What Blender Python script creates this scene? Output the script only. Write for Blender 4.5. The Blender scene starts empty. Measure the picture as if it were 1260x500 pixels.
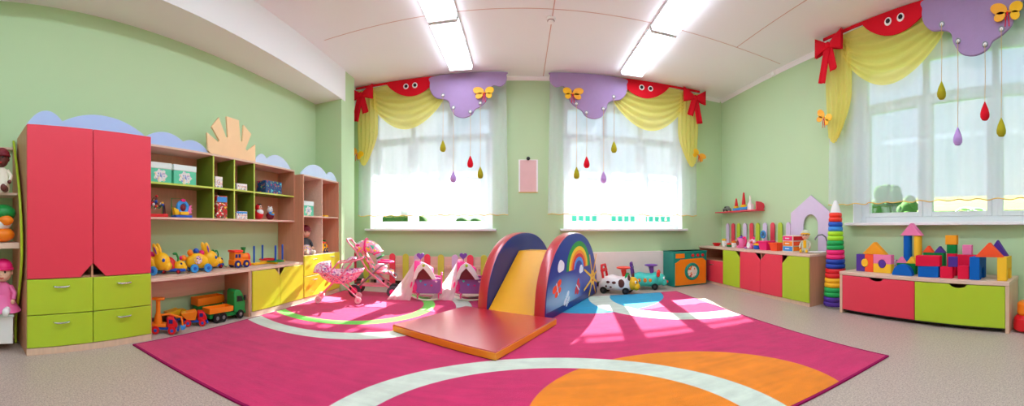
import bpy, bmesh, math, random
from math import sin, cos, tan, pi, radians, sqrt, atan2, hypot
from mathutils import Vector, Matrix
random.seed(7)
scn = bpy.context.scene
COL = scn.collection

# ------------------------------------------------------------------ survey of the photo
EYE, FOC, CPX, CPY = .95, 440.0, 640.0, 281.3      # eye height, pixels per radian, straight-ahead column, horizon row
def _ray(px, py):
    a = (px-CPX)/FOC
    return sin(a), cos(a), (CPY-py)/FOC
def WX(px, py, X):
    s, c, t = _ray(px, py); d = X/s
    return Vector((X, d*c, EYE+t*d))
def WY(px, py, Y):
    s, c, t = _ray(px, py); d = Y/c
    return Vector((d*s, Y, EYE+t*d))
def WZ(px, py, z):
    s, c, t = _ray(px, py); d = (z-EYE)/t
    return Vector((d*s, d*c, z))

# ------------------------------------------------------------------ materials
def lin(v):
    v /= 255.0
    return v/12.92 if v <= .04045 else ((v+.055)/1.055)**2.4
def rgb(c): return (lin(c[0]), lin(c[1]), lin(c[2]), 1.0)
MATS = {}
class NT:
    def __init__(s, name):
        s.m = bpy.data.materials.new(name); s.m.use_nodes = True
        s.t = s.m.node_tree; s.t.nodes.clear()
        s.out = s.n('ShaderNodeOutputMaterial')
    def n(s, typ, **kw):
        nd = s.t.nodes.new(typ)
        for k, v in kw.items(): setattr(nd, k, v)
        return nd
    def l(s, a, b): s.t.links.new(a, b)
    def val(s, nd, **kw):
        for k, v in kw.items(): nd.inputs[k.replace('_', ' ')].default_value = v
    def math(s, op, a, b=None, clamp=False):
        nd = s.n('ShaderNodeMath', operation=op); nd.use_clamp = clamp
        for i, v in enumerate((a, b)):
            if v is None: continue
            if isinstance(v, (int, float)): nd.inputs[i].default_value = v
            else: s.l(v, nd.inputs[i])
        return nd.outputs[0]
    def mix(s, f, a, b):
        nd = s.n('ShaderNodeMix', data_type='RGBA')
        for sock, v in ((nd.inputs[0], f), (nd.inputs[6], a), (nd.inputs[7], b)):
            if isinstance(v, (int, float)): sock.default_value = v
            elif isinstance(v, tuple): sock.default_value = v
            else: s.l(v, sock)
        return nd.outputs[2]
def bsdf(t, rough=.5, spec=.4, **kw):
    b = t.n('ShaderNodeBsdfPrincipled')
    b.inputs['Roughness'].default_value = rough
    b.inputs['Specular IOR Level'].default_value = spec
    for k, v in kw.items(): b.inputs[k].default_value = v
    return b
def mat(name, c, rough=.45, spec=.4, var=.06, scale=6.0, bump=0.0, bscale=60.0, **kw):
    """paint, plastic, cloth: one colour with a faint procedural mottling"""
    t = NT(name); b = bsdf(t, rough, spec, **kw)
    tc = t.n('ShaderNodeTexCoord'); nz = t.n('ShaderNodeTexNoise')
    t.val(nz, Scale=scale, Detail=3.0); t.l(tc.outputs['Object'], nz.inputs['Vector'])
    base = rgb(c)
    hi = tuple(min(1, x*(1+var)) for x in base[:3])+(1,); lo = tuple(x*(1-var) for x in base[:3])+(1,)
    t.l(t.mix(nz.outputs[0], lo, hi), b.inputs['Base Color'])
    if bump:
        n2 = t.n('ShaderNodeTexNoise'); t.val(n2, Scale=bscale, Detail=2.0); t.l(tc.outputs['Object'], n2.inputs['Vector'])
        bp = t.n('ShaderNodeBump'); t.val(bp, Strength=bump, Distance=.01)
        t.l(n2.outputs[0], bp.inputs['Height']); t.l(bp.outputs[0], b.inputs['Normal'])
    t.l(b.outputs[0], t.out.inputs[0]); MATS[name] = t.m
    return t.m
def wood(name, c, axis=2, var=.13, rough=.45):
    t = NT(name); b = bsdf(t, rough, .35)
    tc = t.n('ShaderNodeTexCoord'); mp = t.n('ShaderNodeMapping')
    sc = [38.0]*3; sc[axis] = 2.2; mp.inputs['Scale'].default_value = sc
    t.l(tc.outputs['Object'], mp.inputs['Vector'])
    nz = t.n('ShaderNodeTexNoise'); t.val(nz, Scale=1.0, Detail=4.0, Roughness=.6); t.l(mp.outputs[0], nz.inputs['Vector'])
    base = rgb(c)
    t.l(t.mix(nz.outputs[0], tuple(x*(1-var*1.6) for x in base[:3])+(1,), tuple(min(1, x*(1+var)) for x in base[:3])+(1,)), b.inputs['Base Color'])
    t.l(b.outputs[0], t.out.inputs[0]); MATS[name] = t.m
    return t.m
def sheer(name, c, clear=.5, trans=.5):
    """thin voile: part of the light goes straight through, the rest is scattered to both sides"""
    t = NT(name)
    tr = t.n('ShaderNodeBsdfTransparent'); di = t.n('ShaderNodeBsdfDiffuse'); tl = t.n('ShaderNodeBsdfTranslucent')
    tc = t.n('ShaderNodeTexCoord'); nz = t.n('ShaderNodeTexNoise'); t.val(nz, Scale=25.0, Detail=2.0); t.l(tc.outputs['Object'], nz.inputs['Vector'])
    k = rgb(c); cc = t.mix(nz.outputs[0], tuple(x*.96 for x in k[:3])+(1,), k)
    tr.inputs[0].default_value = tuple(.5+.5*x for x in k[:3])+(1,)
    t.l(cc, di.inputs[0]); t.l(cc, tl.inputs[0])
    m1 = t.n('ShaderNodeMixShader'); m1.inputs[0].default_value = trans; t.l(di.outputs[0], m1.inputs[1]); t.l(tl.outputs[0], m1.inputs[2])
    m2 = t.n('ShaderNodeMixShader'); m2.inputs[0].default_value = 1-clear; t.l(tr.outputs[0], m2.inputs[1]); t.l(m1.outputs[0], m2.inputs[2])
    t.l(m2.outputs[0], t.out.inputs[0]); MATS[name] = t.m
    return t.m
def glass(name):
    t = NT(name); tr = t.n('ShaderNodeBsdfTransparent'); gl = t.n('ShaderNodeBsdfGlossy')
    tr.inputs[0].default_value = (.95, .98, .97, 1); gl.inputs['Roughness'].default_value = .02
    fr = t.n('ShaderNodeFresnel'); m = t.n('ShaderNodeMixShader')
    t.l(fr.outputs[0], m.inputs[0]); t.l(tr.outputs[0], m.inputs[1]); t.l(gl.outputs[0], m.inputs[2])
    t.l(m.outputs[0], t.out.inputs[0]); MATS[name] = t.m
    return t.m
def lamp(name, c, strength):
    t = NT(name); e = t.n('ShaderNodeEmission'); e.inputs[0].default_value = rgb(c); e.inputs[1].default_value = strength
    t.l(e.outputs[0], t.out.inputs[0]); MATS[name] = t.m
    return t.m
def speckle(name, c, spots, scale, rough=.5, spec=.3, thr=.60):
    """printed cloth / stone: base colour with small coloured flecks"""
    t = NT(name); b = bsdf(t, rough, spec)
    tc = t.n('ShaderNodeTexCoord'); cur = rgb(c)
    for i, (sc, k) in enumerate(zip(scale, spots)):
        nz = t.n('ShaderNodeTexNoise'); t.val(nz, Scale=sc, Detail=1.5)
        mp = t.n('ShaderNodeMapping'); mp.inputs['Location'].default_value = (i*3.7, i*1.3, i*2.1)
        t.l(tc.outputs['Object'], mp.inputs['Vector']); t.l(mp.outputs[0], nz.inputs['Vector'])
        f = t.math('MULTIPLY', t.math('SUBTRACT', nz.outputs[0], thr-.03), 16.0, True)
        cur = t.mix(f, cur, rgb(k))
    t.l(cur, b.inputs['Base Color']) if not isinstance(cur, tuple) else None
    t.l(b.outputs[0], t.out.inputs[0]); MATS[name] = t.m
    return t.m

# ------------------------------------------------------------------ mesh builder
class MB:
    def __init__(s): s.v = []; s.f = []; s.mi = []; s.T = Matrix.Identity(4); s.m = 0
    def at(s, loc=(0, 0, 0), rz=0, rx=0, ry=0):
        s.T = Matrix.Translation(loc) @ Matrix.Rotation(rz, 4, 'Z') @ Matrix.Rotation(ry, 4, 'Y') @ Matrix.Rotation(rx, 4, 'X'); return s
    def mm(s, i): s.m = i; return s
    def add(s, vs, fs):
        o = len(s.v); s.v += [tuple(s.T @ Vector(p)) for p in vs]
        s.f += [tuple(i+o for i in f) for f in fs]; s.mi += [s.m]*len(fs); return s
    def box(s, x0, x1, y0, y1, z0, z1):
        vs = [(x, y, z) for z in (z0, z1) for y in (y0, y1) for x in (x0, x1)]
        return s.add(vs, [(0, 2, 3, 1), (4, 5, 7, 6), (0, 1, 5, 4), (2, 6, 7, 3), (0, 4, 6, 2), (1, 3, 7, 5)])
    def prism(s, pts, ax, a0, a1):
        """extrude a 2-D outline along ax; pts are (x,z) for 'y', (x,y) for 'z', (y,z) for 'x'"""
        n = len(pts)
        def p3(p, a): return {'y': (p[0], a, p[1]), 'z': (p[0], p[1], a), 'x': (a, p[0], p[1])}[ax]
        vs = [p3(p, a0) for p in pts]+[p3(p, a1) for p in pts]
        fs = [tuple(range(n)), tuple(range(2*n-1, n-1, -1))]+[(i, i+n, (i+1) % n+n, (i+1) % n) for i in range(n)]
        return s.add(vs, fs)
    def tube(s, path, r, n=10, closed=False):
        P = [Vector(p) for p in path]; k = len(P); R = r if isinstance(r, (list, tuple)) else [r]*k
        vs = []; up = None
        for i, p in enumerate(P):
            a = P[(i-1) % k] if (closed or i > 0) else p; b = P[(i+1) % k] if (closed or i < k-1) else p
            d = (b-a); d = d.normalized() if d.length > 1e-9 else Vector((0, 0, 1))
            if up is None: up = Vector((0, 0, 1)) if abs(d.z) < .9 else Vector((1, 0, 0))
            u = up-d*up.dot(d)
            if u.length < 1e-4: u = d.orthogonal()
            u.normalize(); up = u; w = d.cross(u)
            vs += [p+(u*cos(2*pi*j/n)+w*sin(2*pi*j/n))*R[i] for j in range(n)]
        fs = []
        for i in range(k if closed else k-1):
            a = i*n; b = ((i+1) % k)*n
            fs += [(a+j, a+(j+1) % n, b+(j+1) % n, b+j) for j in range(n)]
        if not closed: fs += [tuple(range(n-1, -1, -1)), tuple((k-1)*n+j for j in range(n))]
        return s.add(vs, fs)
    def cyl(s, p0, p1, r0, r1=None, n=20): return s.tube([p0, p1], [r0, r0 if r1 is None else r1], n)
    def lathe(s, prof, c=(0, 0, 0), n=24, axis='z'):
        vs = []
        for r, z in prof:
            for j in range(n):
                a = 2*pi*j/n; p = (r*cos(a), r*sin(a), z)
                if axis == 'x': p = (p[2], p[0], p[1])
                if axis == 'y': p = (p[0], p[2], p[1])
                vs.append((p[0]+c[0], p[1]+c[1], p[2]+c[2]))
        k = len(prof); fs = []
        for i in range(k-1): fs += [(i*n+j, i*n+(j+1) % n, (i+1)*n+(j+1) % n, (i+1)*n+j) for j in range(n)]
        if prof[0][0] > 1e-6: fs.append(tuple(range(n-1, -1, -1)))
        if prof[-1][0] > 1e-6: fs.append(tuple((k-1)*n+j for j in range(n)))
        return s.add(vs, fs)
    def ball(s, c, r, n=16, lo=-90, hi=90):
        rx, ry, rz = r if isinstance(r, (list, tuple)) else (r, r, r)
        k = max(6, n//2); vs = []
        for i in range(k+1):
            a = radians(lo+(hi-lo)*i/k)
            vs += [(c[0]+rx*cos(a)*cos(2*pi*j/n), c[1]+ry*cos(a)*sin(2*pi*j/n), c[2]+rz*sin(a)) for j in range(n)]
        fs = [(i*n+j, i*n+(j+1) % n, (i+1)*n+(j+1) % n, (i+1)*n+j) for i in range(k) for j in range(n)]
        if lo > -90: fs.append(tuple(range(n-1, -1, -1)))
        if hi < 90: fs.append(tuple(k*n+j for j in range(n)))
        return s.add(vs, fs)
    def torus(s, c, R, r, axis='z', n=28, m=10, rz=None):
        pts = []
        for i in range(n):
            a = 2*pi*i/n; u, w = R*cos(a), R*sin(a)
            pts.append((c[0]+u, c[1]+w, c[2]) if axis == 'z' else ((c[0], c[1]+u, c[2]+w) if axis == 'x' else (c[0]+u, c[1], c[2]+w)))
        return s.tube(pts, r, m, True)
    def loft(s, secs, n=20, e=2.6):
        """body along x: secs = (x, half width y, z low, z high); rounded-box sections"""
        vs = []
        for x, hy, z0, z1 in secs:
            zc, hz = (z0+z1)/2, (z1-z0)/2
            for j in range(n):
                a = 2*pi*j/n; ca, sa = cos(a), sin(a)
                vs.append((x, hy*math.copysign(abs(ca)**(2/e), ca), zc+hz*math.copysign(abs(sa)**(2/e), sa)))
        k = len(secs); fs = [(i*n+j, i*n+(j+1) % n, (i+1)*n+(j+1) % n, (i+1)*n+j) for i in range(k-1) for j in range(n)]
        fs += [tuple(range(n-1, -1, -1)), tuple((k-1)*n+j for j in range(n))]
        return s.add(vs, fs)
    def grid(s, fn, nu, nv):
        vs = [fn(i/nu, j/nv) for j in range(nv+1) for i in range(nu+1)]
        fs = [(j*(nu+1)+i, j*(nu+1)+i+1, (j+1)*(nu+1)+i+1, (j+1)*(nu+1)+i) for j in range(nv) for i in range(nu)]
        return s.add(vs, fs)
    def build(s, name, mats, parent=None, bevel=0, smooth=35, seg=2, weld=False, sub=0, normals=True):
        me = bpy.data.meshes.new(name); me.from_pydata(s.v, [], s.f)
        for m in (mats if isinstance(mats, (list, tuple)) else [mats]): me.materials.append(MATS[m] if isinstance(m, str) else m)
        me.polygons.foreach_set('material_index', s.mi)
        bm = bmesh.new(); bm.from_mesh(me)
        if weld: bmesh.ops.remove_doubles(bm, verts=bm.verts, dist=1e-5)
        if normals: bmesh.ops.recalc_face_normals(bm, faces=bm.faces)
        for f in bm.faces: f.smooth = smooth > 0
        if 0 < smooth < 180:
            for e in bm.edges:
                if len(e.link_faces) == 2 and e.calc_face_angle(0) > radians(smooth): e.smooth = False
        bm.to_mesh(me); bm.free()
        o = bpy.data.objects.new(name, me); COL.objects.link(o)
        if parent: o.parent = parent
        if bevel:
            b = o.modifiers.new('bevel', 'BEVEL'); b.width = bevel; b.segments = seg; b.limit_method = 'ANGLE'; b.angle_limit = radians(50); b.harden_normals = False
        if sub:
            q = o.modifiers.new('sub', 'SUBSURF'); q.levels = sub; q.render_levels = sub
        return o
def tag(o, label=None, cat=None, group=None, kind=None):
    if label: o['label'] = label
    if cat: o['category'] = cat
    if group: o['group'] = group
    if kind: o['kind'] = kind
    return o
def thing(name, label, cat, loc=(0, 0, 0), rz=0, group=None):
    o = bpy.data.objects.new(name, None); COL.objects.link(o); o.empty_display_size = .05
    o.location = loc; o.rotation_euler = (0, 0, rz)
    return tag(o, label, cat, group)
def struct(o): o['kind'] = 'structure'; return o
def box(name, m, parent, x0, x1, y0, y1, z0, z1, bevel=.003):
    return MB().box(x0, x1, y0, y1, z0, z1).build(name, m, parent, bevel)
def copy_tree(o, parent=None):
    c = o.copy(); COL.objects.link(c)
    if parent: c.parent = parent
    for ch in list(o.children): copy_tree(ch, c)
    return c
def arc(cx, cz, r, a0, a1, n=16, rz=None):
    return [(cx+r*cos(radians(a0+(a1-a0)*i/n)), cz+(rz or r)*sin(radians(a0+(a1-a0)*i/n))) for i in range(n+1)]

# ------------------------------------------------------------------ palette
mat('wall_paint', (188, 216, 172), .75, .2, .03, 1.2, .05, 120)
mat('ceiling_paint', (238, 240, 242), .8, .2, .02, 1.0)
mat('white_paint', (240, 240, 242), .45, .4, .02)
mat('pvc', (240, 244, 248), .3, .5, .01)
mat('brown_skirting', (92, 58, 44), .5)
wood('beech', (226, 190, 164), 2); wood('beech_flat', (228, 196, 176), 0); wood('beech_dark', (208, 150, 120), 2)
mat('coral', (232, 62, 84), .38, .4, .03); mat('lime', (180, 206, 48), .38, .4, .03); mat('pear', (214, 212, 52), .38, .4, .03)
mat('lime_edge', (198, 218, 92), .4); mat('green_board', (108, 130, 36), .5)
mat('cloud_blue', (172, 196, 240), .5); mat('pale_cloud', (200, 222, 246), .5); mat('sun_board', (244, 208, 158), .5); mat('lilac', (216, 200, 228), .5)
mat('chrome', (205, 208, 212), .22, .5, .01, Metallic=.9); mat('steel', (150, 155, 160), .3, .5, .02, Metallic=.8)
mat('black', (18, 18, 20), .5); mat('dark_grey', (58, 60, 66), .5); mat('white', (240, 240, 240), .4); mat('cream', (244, 236, 218), .5)
mat('red', (222, 24, 34), .35); mat('orange', (248, 132, 20), .35); mat('yellow', (250, 190, 24), .35); mat('green', (24, 140, 62), .35)
mat('blue', (22, 84, 190), .35); mat('navy', (24, 34, 110), .4); mat('sky', (54, 150, 224), .35); mat('purple', (92, 46, 140), .4); mat('pink', (240, 110, 170), .4)
mat('hot_pink', (238, 30, 120), .4); mat('teal', (0, 138, 124), .35); mat('turquoise', (66, 208, 196), .35); mat('vinyl_blue', (30, 44, 128), .3, .5, .05)
mat('vinyl_red', (200, 24, 48), .3, .6, .03, **{'Coat Weight': 1.0, 'Coat Roughness': .28, 'Coat IOR': 1.7}); mat('vinyl_yellow', (248, 176, 30), .35, .5, .03); mat('vinyl_orange', (244, 148, 34), .4, .5, .04)
mat('skin', (238, 190, 164), .5); mat('brown', (104, 50, 44), .5); mat('neon_lime', (176, 232, 40), .35); mat('neon_red', (250, 60, 40), .35); mat('bright_green', (20, 170, 84), .35)
mat('maroon', (120, 20, 40), .5); mat('violet', (128, 70, 170), .45); mat('pale_pink', (250, 200, 220), .5); mat('grass_green', (90, 160, 60), .5)
mat('foam_red', (226, 22, 66), .6, .2, .05, 8, .05); mat('foam_blue', (0, 98, 190), .6, .2, .05, 8, .05); mat('foam_yellow', (248, 194, 50), .6, .2, .05, 8, .05); mat('foam_orange', (250, 164, 40), .6, .2, .05, 8)
mat('foam_purple', (84, 52, 150), .6, .2, .05, 8); mat('foam_pink', (240, 130, 178), .6, .2, .05, 8); mat('foam_green', (0, 130, 62), .6, .2, .05, 8); mat('foam_vermilion', (248, 88, 46), .6, .2, .05, 8)
mat('felt_lilac', (166, 140, 182), .9, .1, .05, 14, .15, 90); mat('felt_red', (216, 14, 38), .8, .2, .05, 12, .1); mat('felt_olive', (170, 160, 40), .9, .1); mat('felt_violet', (188, 150, 216), .9, .1)
mat('joint_line', (206, 170, 160), .8); mat('gold_hem', (232, 190, 90), .6); mat('organza_orange', (252, 176, 50), .6); mat('cord_tan', (206, 170, 120), .7)
mat('joint_line', (206, 170, 160), .8); mat('poster_pink', (226, 186, 186), .7); mat('lamp_body', (236, 238, 242), .4)
"""END1"""
# ------------------------------------------------------------------ the room
XL, XR, YB, YF, ZC = -3.05, 3.63, 5.74, -3.3, 3.375
def floor_mat():
    t = NT('floor_vinyl'); b = bsdf(t, .38, .35)
    tc = t.n('ShaderNodeTexCoord'); cur = rgb((182, 164, 154))
    for sc, k, th in ((90, (206, 190, 180), .55), (140, (146, 128, 118), .58), (60, (194, 176, 164), .55)):
        nz = t.n('ShaderNodeTexNoise'); t.val(nz, Scale=sc, Detail=2.0); t.l(tc.outputs['Object'], nz.inputs['Vector'])
        cur = t.mix(t.math('MULTIPLY', t.math('SUBTRACT', nz.outputs[0], th-.05), 7.0, True), cur, rgb(k))
    t.l(cur, b.inputs['Base Color']); t.l(b.outputs[0], t.out.inputs[0]); MATS['floor_vinyl'] = t.m
floor_mat()
def S(o, label, cat): o['kind'] = 'structure'; o['label'] = label; o['category'] = cat; return o
S(box('floor', 'floor_vinyl', None, -3.4, 4.0, YF-.3, 6.1, -.12, 0, 0), 'speckled beige vinyl floor of the playroom', 'floor')
S(box('ceiling', 'ceiling_paint', None, -3.4, 4.0, YF-.3, 6.1, ZC, ZC+.12, 0), 'smooth off-white ceiling over the whole room', 'ceiling')
S(box('wall_left', 'wall_paint', None, -3.4, XL, YF-.3, 6.1, 0, ZC, 0), 'pale green wall behind the toy shelves and wardrobe', 'wall')
S(box('wall_front', 'wall_paint', None, XL, XR, YF-.3, YF, 0, ZC, 0), 'pale green wall facing the windows', 'wall')
W1, W2, W3 = (-2.56, -.44), (.70, 2.80), (.02, 2.70)
def holed(name, ranges, lo, hi, a, b, along_x, label):
    m = MB(); xs = sorted(ranges); cur = lo
    def bx(u0, u1, z0, z1):
        m.box(u0, u1, a, b, z0, z1) if along_x else m.box(a, b, u0, u1, z0, z1)
    for u0, u1, z0, z1 in xs:
        bx(cur, u0, 0, ZC); bx(u0, u1, 0, z0); bx(u0, u1, z1, ZC); cur = u1
    bx(cur, hi, 0, ZC)
    return S(m.build(name, 'wall_paint', None), label, 'wall')
ZS, ZT = .925, 3.02
holed('wall_back', [W1+(ZS, ZT), W2+(ZS, ZT)], XL, XR, YB, 6.1, True, 'pale green wall with the two curtained windows')
holed('wall_right', [W3+(1.0, ZT)], YF-.3, 6.1, XR, 4.0, False, 'pale green wall with the single window over the block bench')
S(MB().box(XL, -2.586, 4.738, 5.17, 0, ZC).build('trim_1', 'wall_paint', None), 'green boxed-in column in the corner beside the narrow shelf', 'column')
# boxed beam along the left wall: full depth to the column, shallower behind it
zb = EYE+282*3.05/440
S(MB().box(XL, -2.575, YF, 4.845, zb, ZC).build('trim_2', 'ceiling_paint', None), 'white boxed beam running under the ceiling above the shelves', 'beam')
S(MB().box(XL, -2.80, 4.845, YB, zb+.12, ZC).build('trim_3', 'ceiling_paint', None), 'short lower end of the white beam beside the left curtain', 'beam')
def cornice(name, pts, label):
    S(MB().prism(pts[0], pts[1], pts[2], pts[3]).build(name, 'white_paint', None, 0, 60), label, 'cornice')
cv = [(0, ZC), (0, ZC-.05), (.008, ZC-.05), (.016, ZC-.036), (.035, ZC-.016), (.05, ZC-.008), (.05, ZC)]
cornice('trim_4', ([(YB-a, z) for a, z in cv], 'x', -2.586, XR-.05), 'thin white cornice above the two back windows')
cornice('trim_5', ([(XR-a, z) for a, z in cv], 'y', YF, YB), 'thin white cornice above the right wall')
for i, (pts, lab) in enumerate((((.362, .374, YF, YB-.06), 'fine ceiling joint running towards the wall between the back windows'), ((-2.4, 3.5, 3.928, 3.938), 'fine ceiling joint crossing between the lamps'), ((2.718, 2.728, YF, 3.928), 'fine ceiling joint near the right wall'))):
    S(box('trim_%d' % (6+i), 'joint_line', None, pts[0], pts[1], pts[2], pts[3], ZC-.0015, ZC+.02, 0), lab, 'ceiling joint')
S(MB().prism([(YB, 0), (YB-.016, 0), (YB-.016, .05), (YB-.008, .06), (YB, .06)], 'x', XL, XR).build('baseboard_back', 'brown_skirting', None), 'dark brown skirting board under the back windows', 'skirting board')
S(MB().prism([(XR, 0), (XR-.016, 0), (XR-.016, .05), (XR-.008, .06), (XR, .06)], 'y', YF, YB-.02).build('baseboard_right', 'brown_skirting', None), 'dark brown skirting board along the right wall', 'skirting board')
S(MB().prism([(XL, 0), (XL+.016, 0), (XL+.016, .05), (XL+.008, .06), (XL, .06)], 'y', YF, 4.738).build('baseboard_left', 'brown_skirting', None), 'dark brown skirting board behind the shelves', 'skirting board')
glass('pane_glass')
def window(name, loc, rz, W, z0, z1, label, flip=False, transom=2.46):
    """local: x along the wall, y outwards, z up; 3 casements with fixed lights above"""
    w = thing(name, label, 'window', loc, rz); w['kind'] = 'structure'
    m = MB(); T = .012
    m.box(0, T, 0, .24, z0, z1); m.box(W-T, W, 0, .24, z0, z1); m.box(0, W, 0, .24, z1-T, z1)
    m.build('reveal', 'white_paint', w)
    MB().box(-.06, W+.06, -.11, 0, z0-.015, z0+.02).box(T, W-T, 0, .2, z0-.015, z0+.02).build('sill', 'white_paint', w, .006)
    zz0, zz1, y0, y1 = z0+.02, z1-T, .17, .24
    m = MB(); F = .07
    m.box(T, T+F, y0, y1, zz0, zz1).box(W-T-F, W-T, y0, y1, zz0, zz1).box(T+F, W-T-F, y0, y1, zz0, zz0+F).box(T+F, W-T-F, y0, y1, zz1-F, zz1).box(T+F, W-T-F, y0, y1, transom, transom+F)
    xs = [T+F+(W-2*T-2*F)*k/3 for k in range(4)]
    for x in xs[1:3]: m.box(x-F/2, x+F/2, y0, y1, zz0+F, transom).box(x-F/2, x+F/2, y0, y1, transom+F, zz1-F)
    m.build('frame', 'pvc', w, .004)
    for k in range(3):
        a, b = xs[k]+(F/2 if k else 0), xs[k+1]-(F/2 if k < 2 else 0); s = .055
        m = MB(); q0, q1 = zz0+F, transom
        m.box(a, a+s, y0-.012, y1-.01, q0, q1).box(b-s, b, y0-.012, y1-.01, q0, q1).box(a+s, b-s, y0-.012, y1-.01, q0, q0+s).box(a+s, b-s, y0-.012, y1-.01, q1-s, q1)
        sh = m.build('sash', 'pvc', w, .004)
        MB().box(a+s-.005, b-s+.005, .20, .212, q0+s-.005, q1-s+.005).build('pane', 'pane_glass', sh)
        MB().box(a-.005, b+.005, .20, .212, transom+F-.005, zz1-F+.005).build('pane', 'pane_glass', w)
        if k != 1:
            hx = b-s/2 if k == 0 else a+s/2
            MB().box(hx-.012, hx+.012, y0-.03, y0-.012, 1.55, 1.63).tube([(hx, y0-.03, 1.59), (hx, y0-.06, 1.59), (hx, y0-.06, 1.48)], .009, 8).build('handle', 'pvc', sh)
    return w
window('window_1', (W1[0], YB, 0), 0, W1[1]-W1[0], ZS, ZT, 'white three-casement window behind the pink dolls prams')
window('window_2', (W2[0], YB, 0), 0, W2[1]-W2[0], ZS, ZT, 'white three-casement window above the ride-on toys')
window('window_3', (XR, W3[1], 0), -pi/2, W3[1]-W3[0], 1.0, ZT, 'white three-casement window above the block bench')

# ------------------------------------------------------------------ outside
for n, c in (('lawn', (70, 118, 42)), ('field', (138, 146, 92)), ('asphalt', (150, 146, 140)), ('hedge_leaf', (70, 112, 52)), ('trunk_bark', (96, 74, 56)), ('far_wall', (226, 220, 206)), ('far_roof', (150, 84, 70)), ('play_green', (30, 150, 90)), ('paving', (120, 122, 126))):
    mat(n, c, .85, .1, .14, 3.0)
S(box('ground_lawn', 'lawn', None, -60, 90, -60, 110, -1.0, -.5, 0), 'green lawn outside the windows', 'lawn')
S(box('ground_bounce_paving', 'paving', None, -8, 14, 6.4, 15, -.5, -.47, 0), 'unseen grey paving added outside for neutral bounced light', 'paving')  # unseen paving, added to keep green lawn bounce out of the daylight
S(MB().prism([(12, -.5), (20, .6), (30, 2.55), (30, -.6), (12, -.6)], 'y', -60, 60).build('ground_bank', 'lawn', None, 0, 0), 'green grass bank rising beyond the right window', 'grass bank')
S(MB().prism([(30, 2.55), (44, 5.0), (70, 7.6), (70, -.6), (30, -.6)], 'y', -80, 80).build('ground_field', 'field', None, 0, 0), 'yellow-green meadow on the rise beyond the grass bank', 'meadow')
def tree(x, y, h, r, label, seed):
    rnd = random.Random(seed); t = thing('garden_tree', label, 'tree', (x, y, -.5), 0, 'trees outside the windows')
    MB().tube([(0, 0, 0), (.05, 0, h*.3), (0, .04, h*.6)], [.14, .11, .06], 8).build('trunk', 'trunk_bark', t)
    m = MB()
    for k in range(16):
        a, q = rnd.uniform(0, 2*pi), rnd.uniform(.1, 1)
        m.ball((r*.7*q*cos(a), r*.7*q*sin(a), h*rnd.uniform(.32, .95)), r*rnd.uniform(.3, .5), 10)
    m.build('crown', 'hedge_leaf', t)
for k, (x, y, h, r) in enumerate(((-6.5, 19, 1.9, 1.6), (-3.2, 21, 1.7, 1.4), (-1.0, 18, 1.5, 1.3))):
    tree(x, y, h, r, ['low leafy tree seen under the left curtain near the prams', 'low leafy tree seen under the middle of the left curtain', 'low leafy tree seen under the right end of the left curtain'][k], k)
tree(20, 10.6, 3.6, 1.2, 'loose green tree on the bank seen through the right window', 9)
tree(24, 14.5, 4.6, 1.6, 'bushy green tree on the bank seen at the left end of the right window', 11)
def fence_run(x0, x1, y, label, n, m1):
    f = thing('garden_fence', label, 'fence', (x0, y, -.5))
    m = MB(); w = (x1-x0)/n
    for k in range(n): m.box(k*w, k*w+w*.6, 0, .05, 0, 2.05)
    m.build('slat_panel', m1, f); MB().box(0, x1-x0, .05, .1, .4, .5).box(0, x1-x0, .05, .1, 1.0, 1.1).build('rail', 'white_paint', f)
fence_run(2.5, 11, 17, 'turquoise slat fence seen under the right back curtain', 26, 'turquoise')
hoop = thing('climbing_hoop', 'green and white climbing arch on the lawn outside the right window', 'climbing frame', (17.5, 5.6, .0), radians(75))
for k in (-.5, .5): MB().tube([(1.5*cos(a*pi/12), k, 2.0*sin(a*pi/12)) for a in range(13)], .045, 8).build('arch_tube', 'white_paint', hoop)
for k in range(1, 12, 2): MB().cyl((1.5*cos(k*pi/12), -.5, 2*sin(k*pi/12)), (1.5*cos(k*pi/12), .5, 2*sin(k*pi/12)), .03).build('rung', 'play_green', hoop)

mat('concrete', (170, 170, 168), .8, .2, .08, 4.0)
cnp = thing('roof_canopy', 'concrete roof overhang outside above the two back windows', 'canopy', (.29, 6.1, 4.30))
MB().box(-3.9, 3.9, 0, 3.20, 0, .16).build('slab', 'concrete', cnp)
MB().box(-3.9, 3.9, 3.34, 3.38, -.005, .038).build('gutter', 'white_paint', cnp)
for x in (-3.6, -1.2, 1.2, 3.6): MB().box(x-.03, x+.03, 3.10, 3.36, .03, .07).build('bracket', 'white_paint', cnp)

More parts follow.
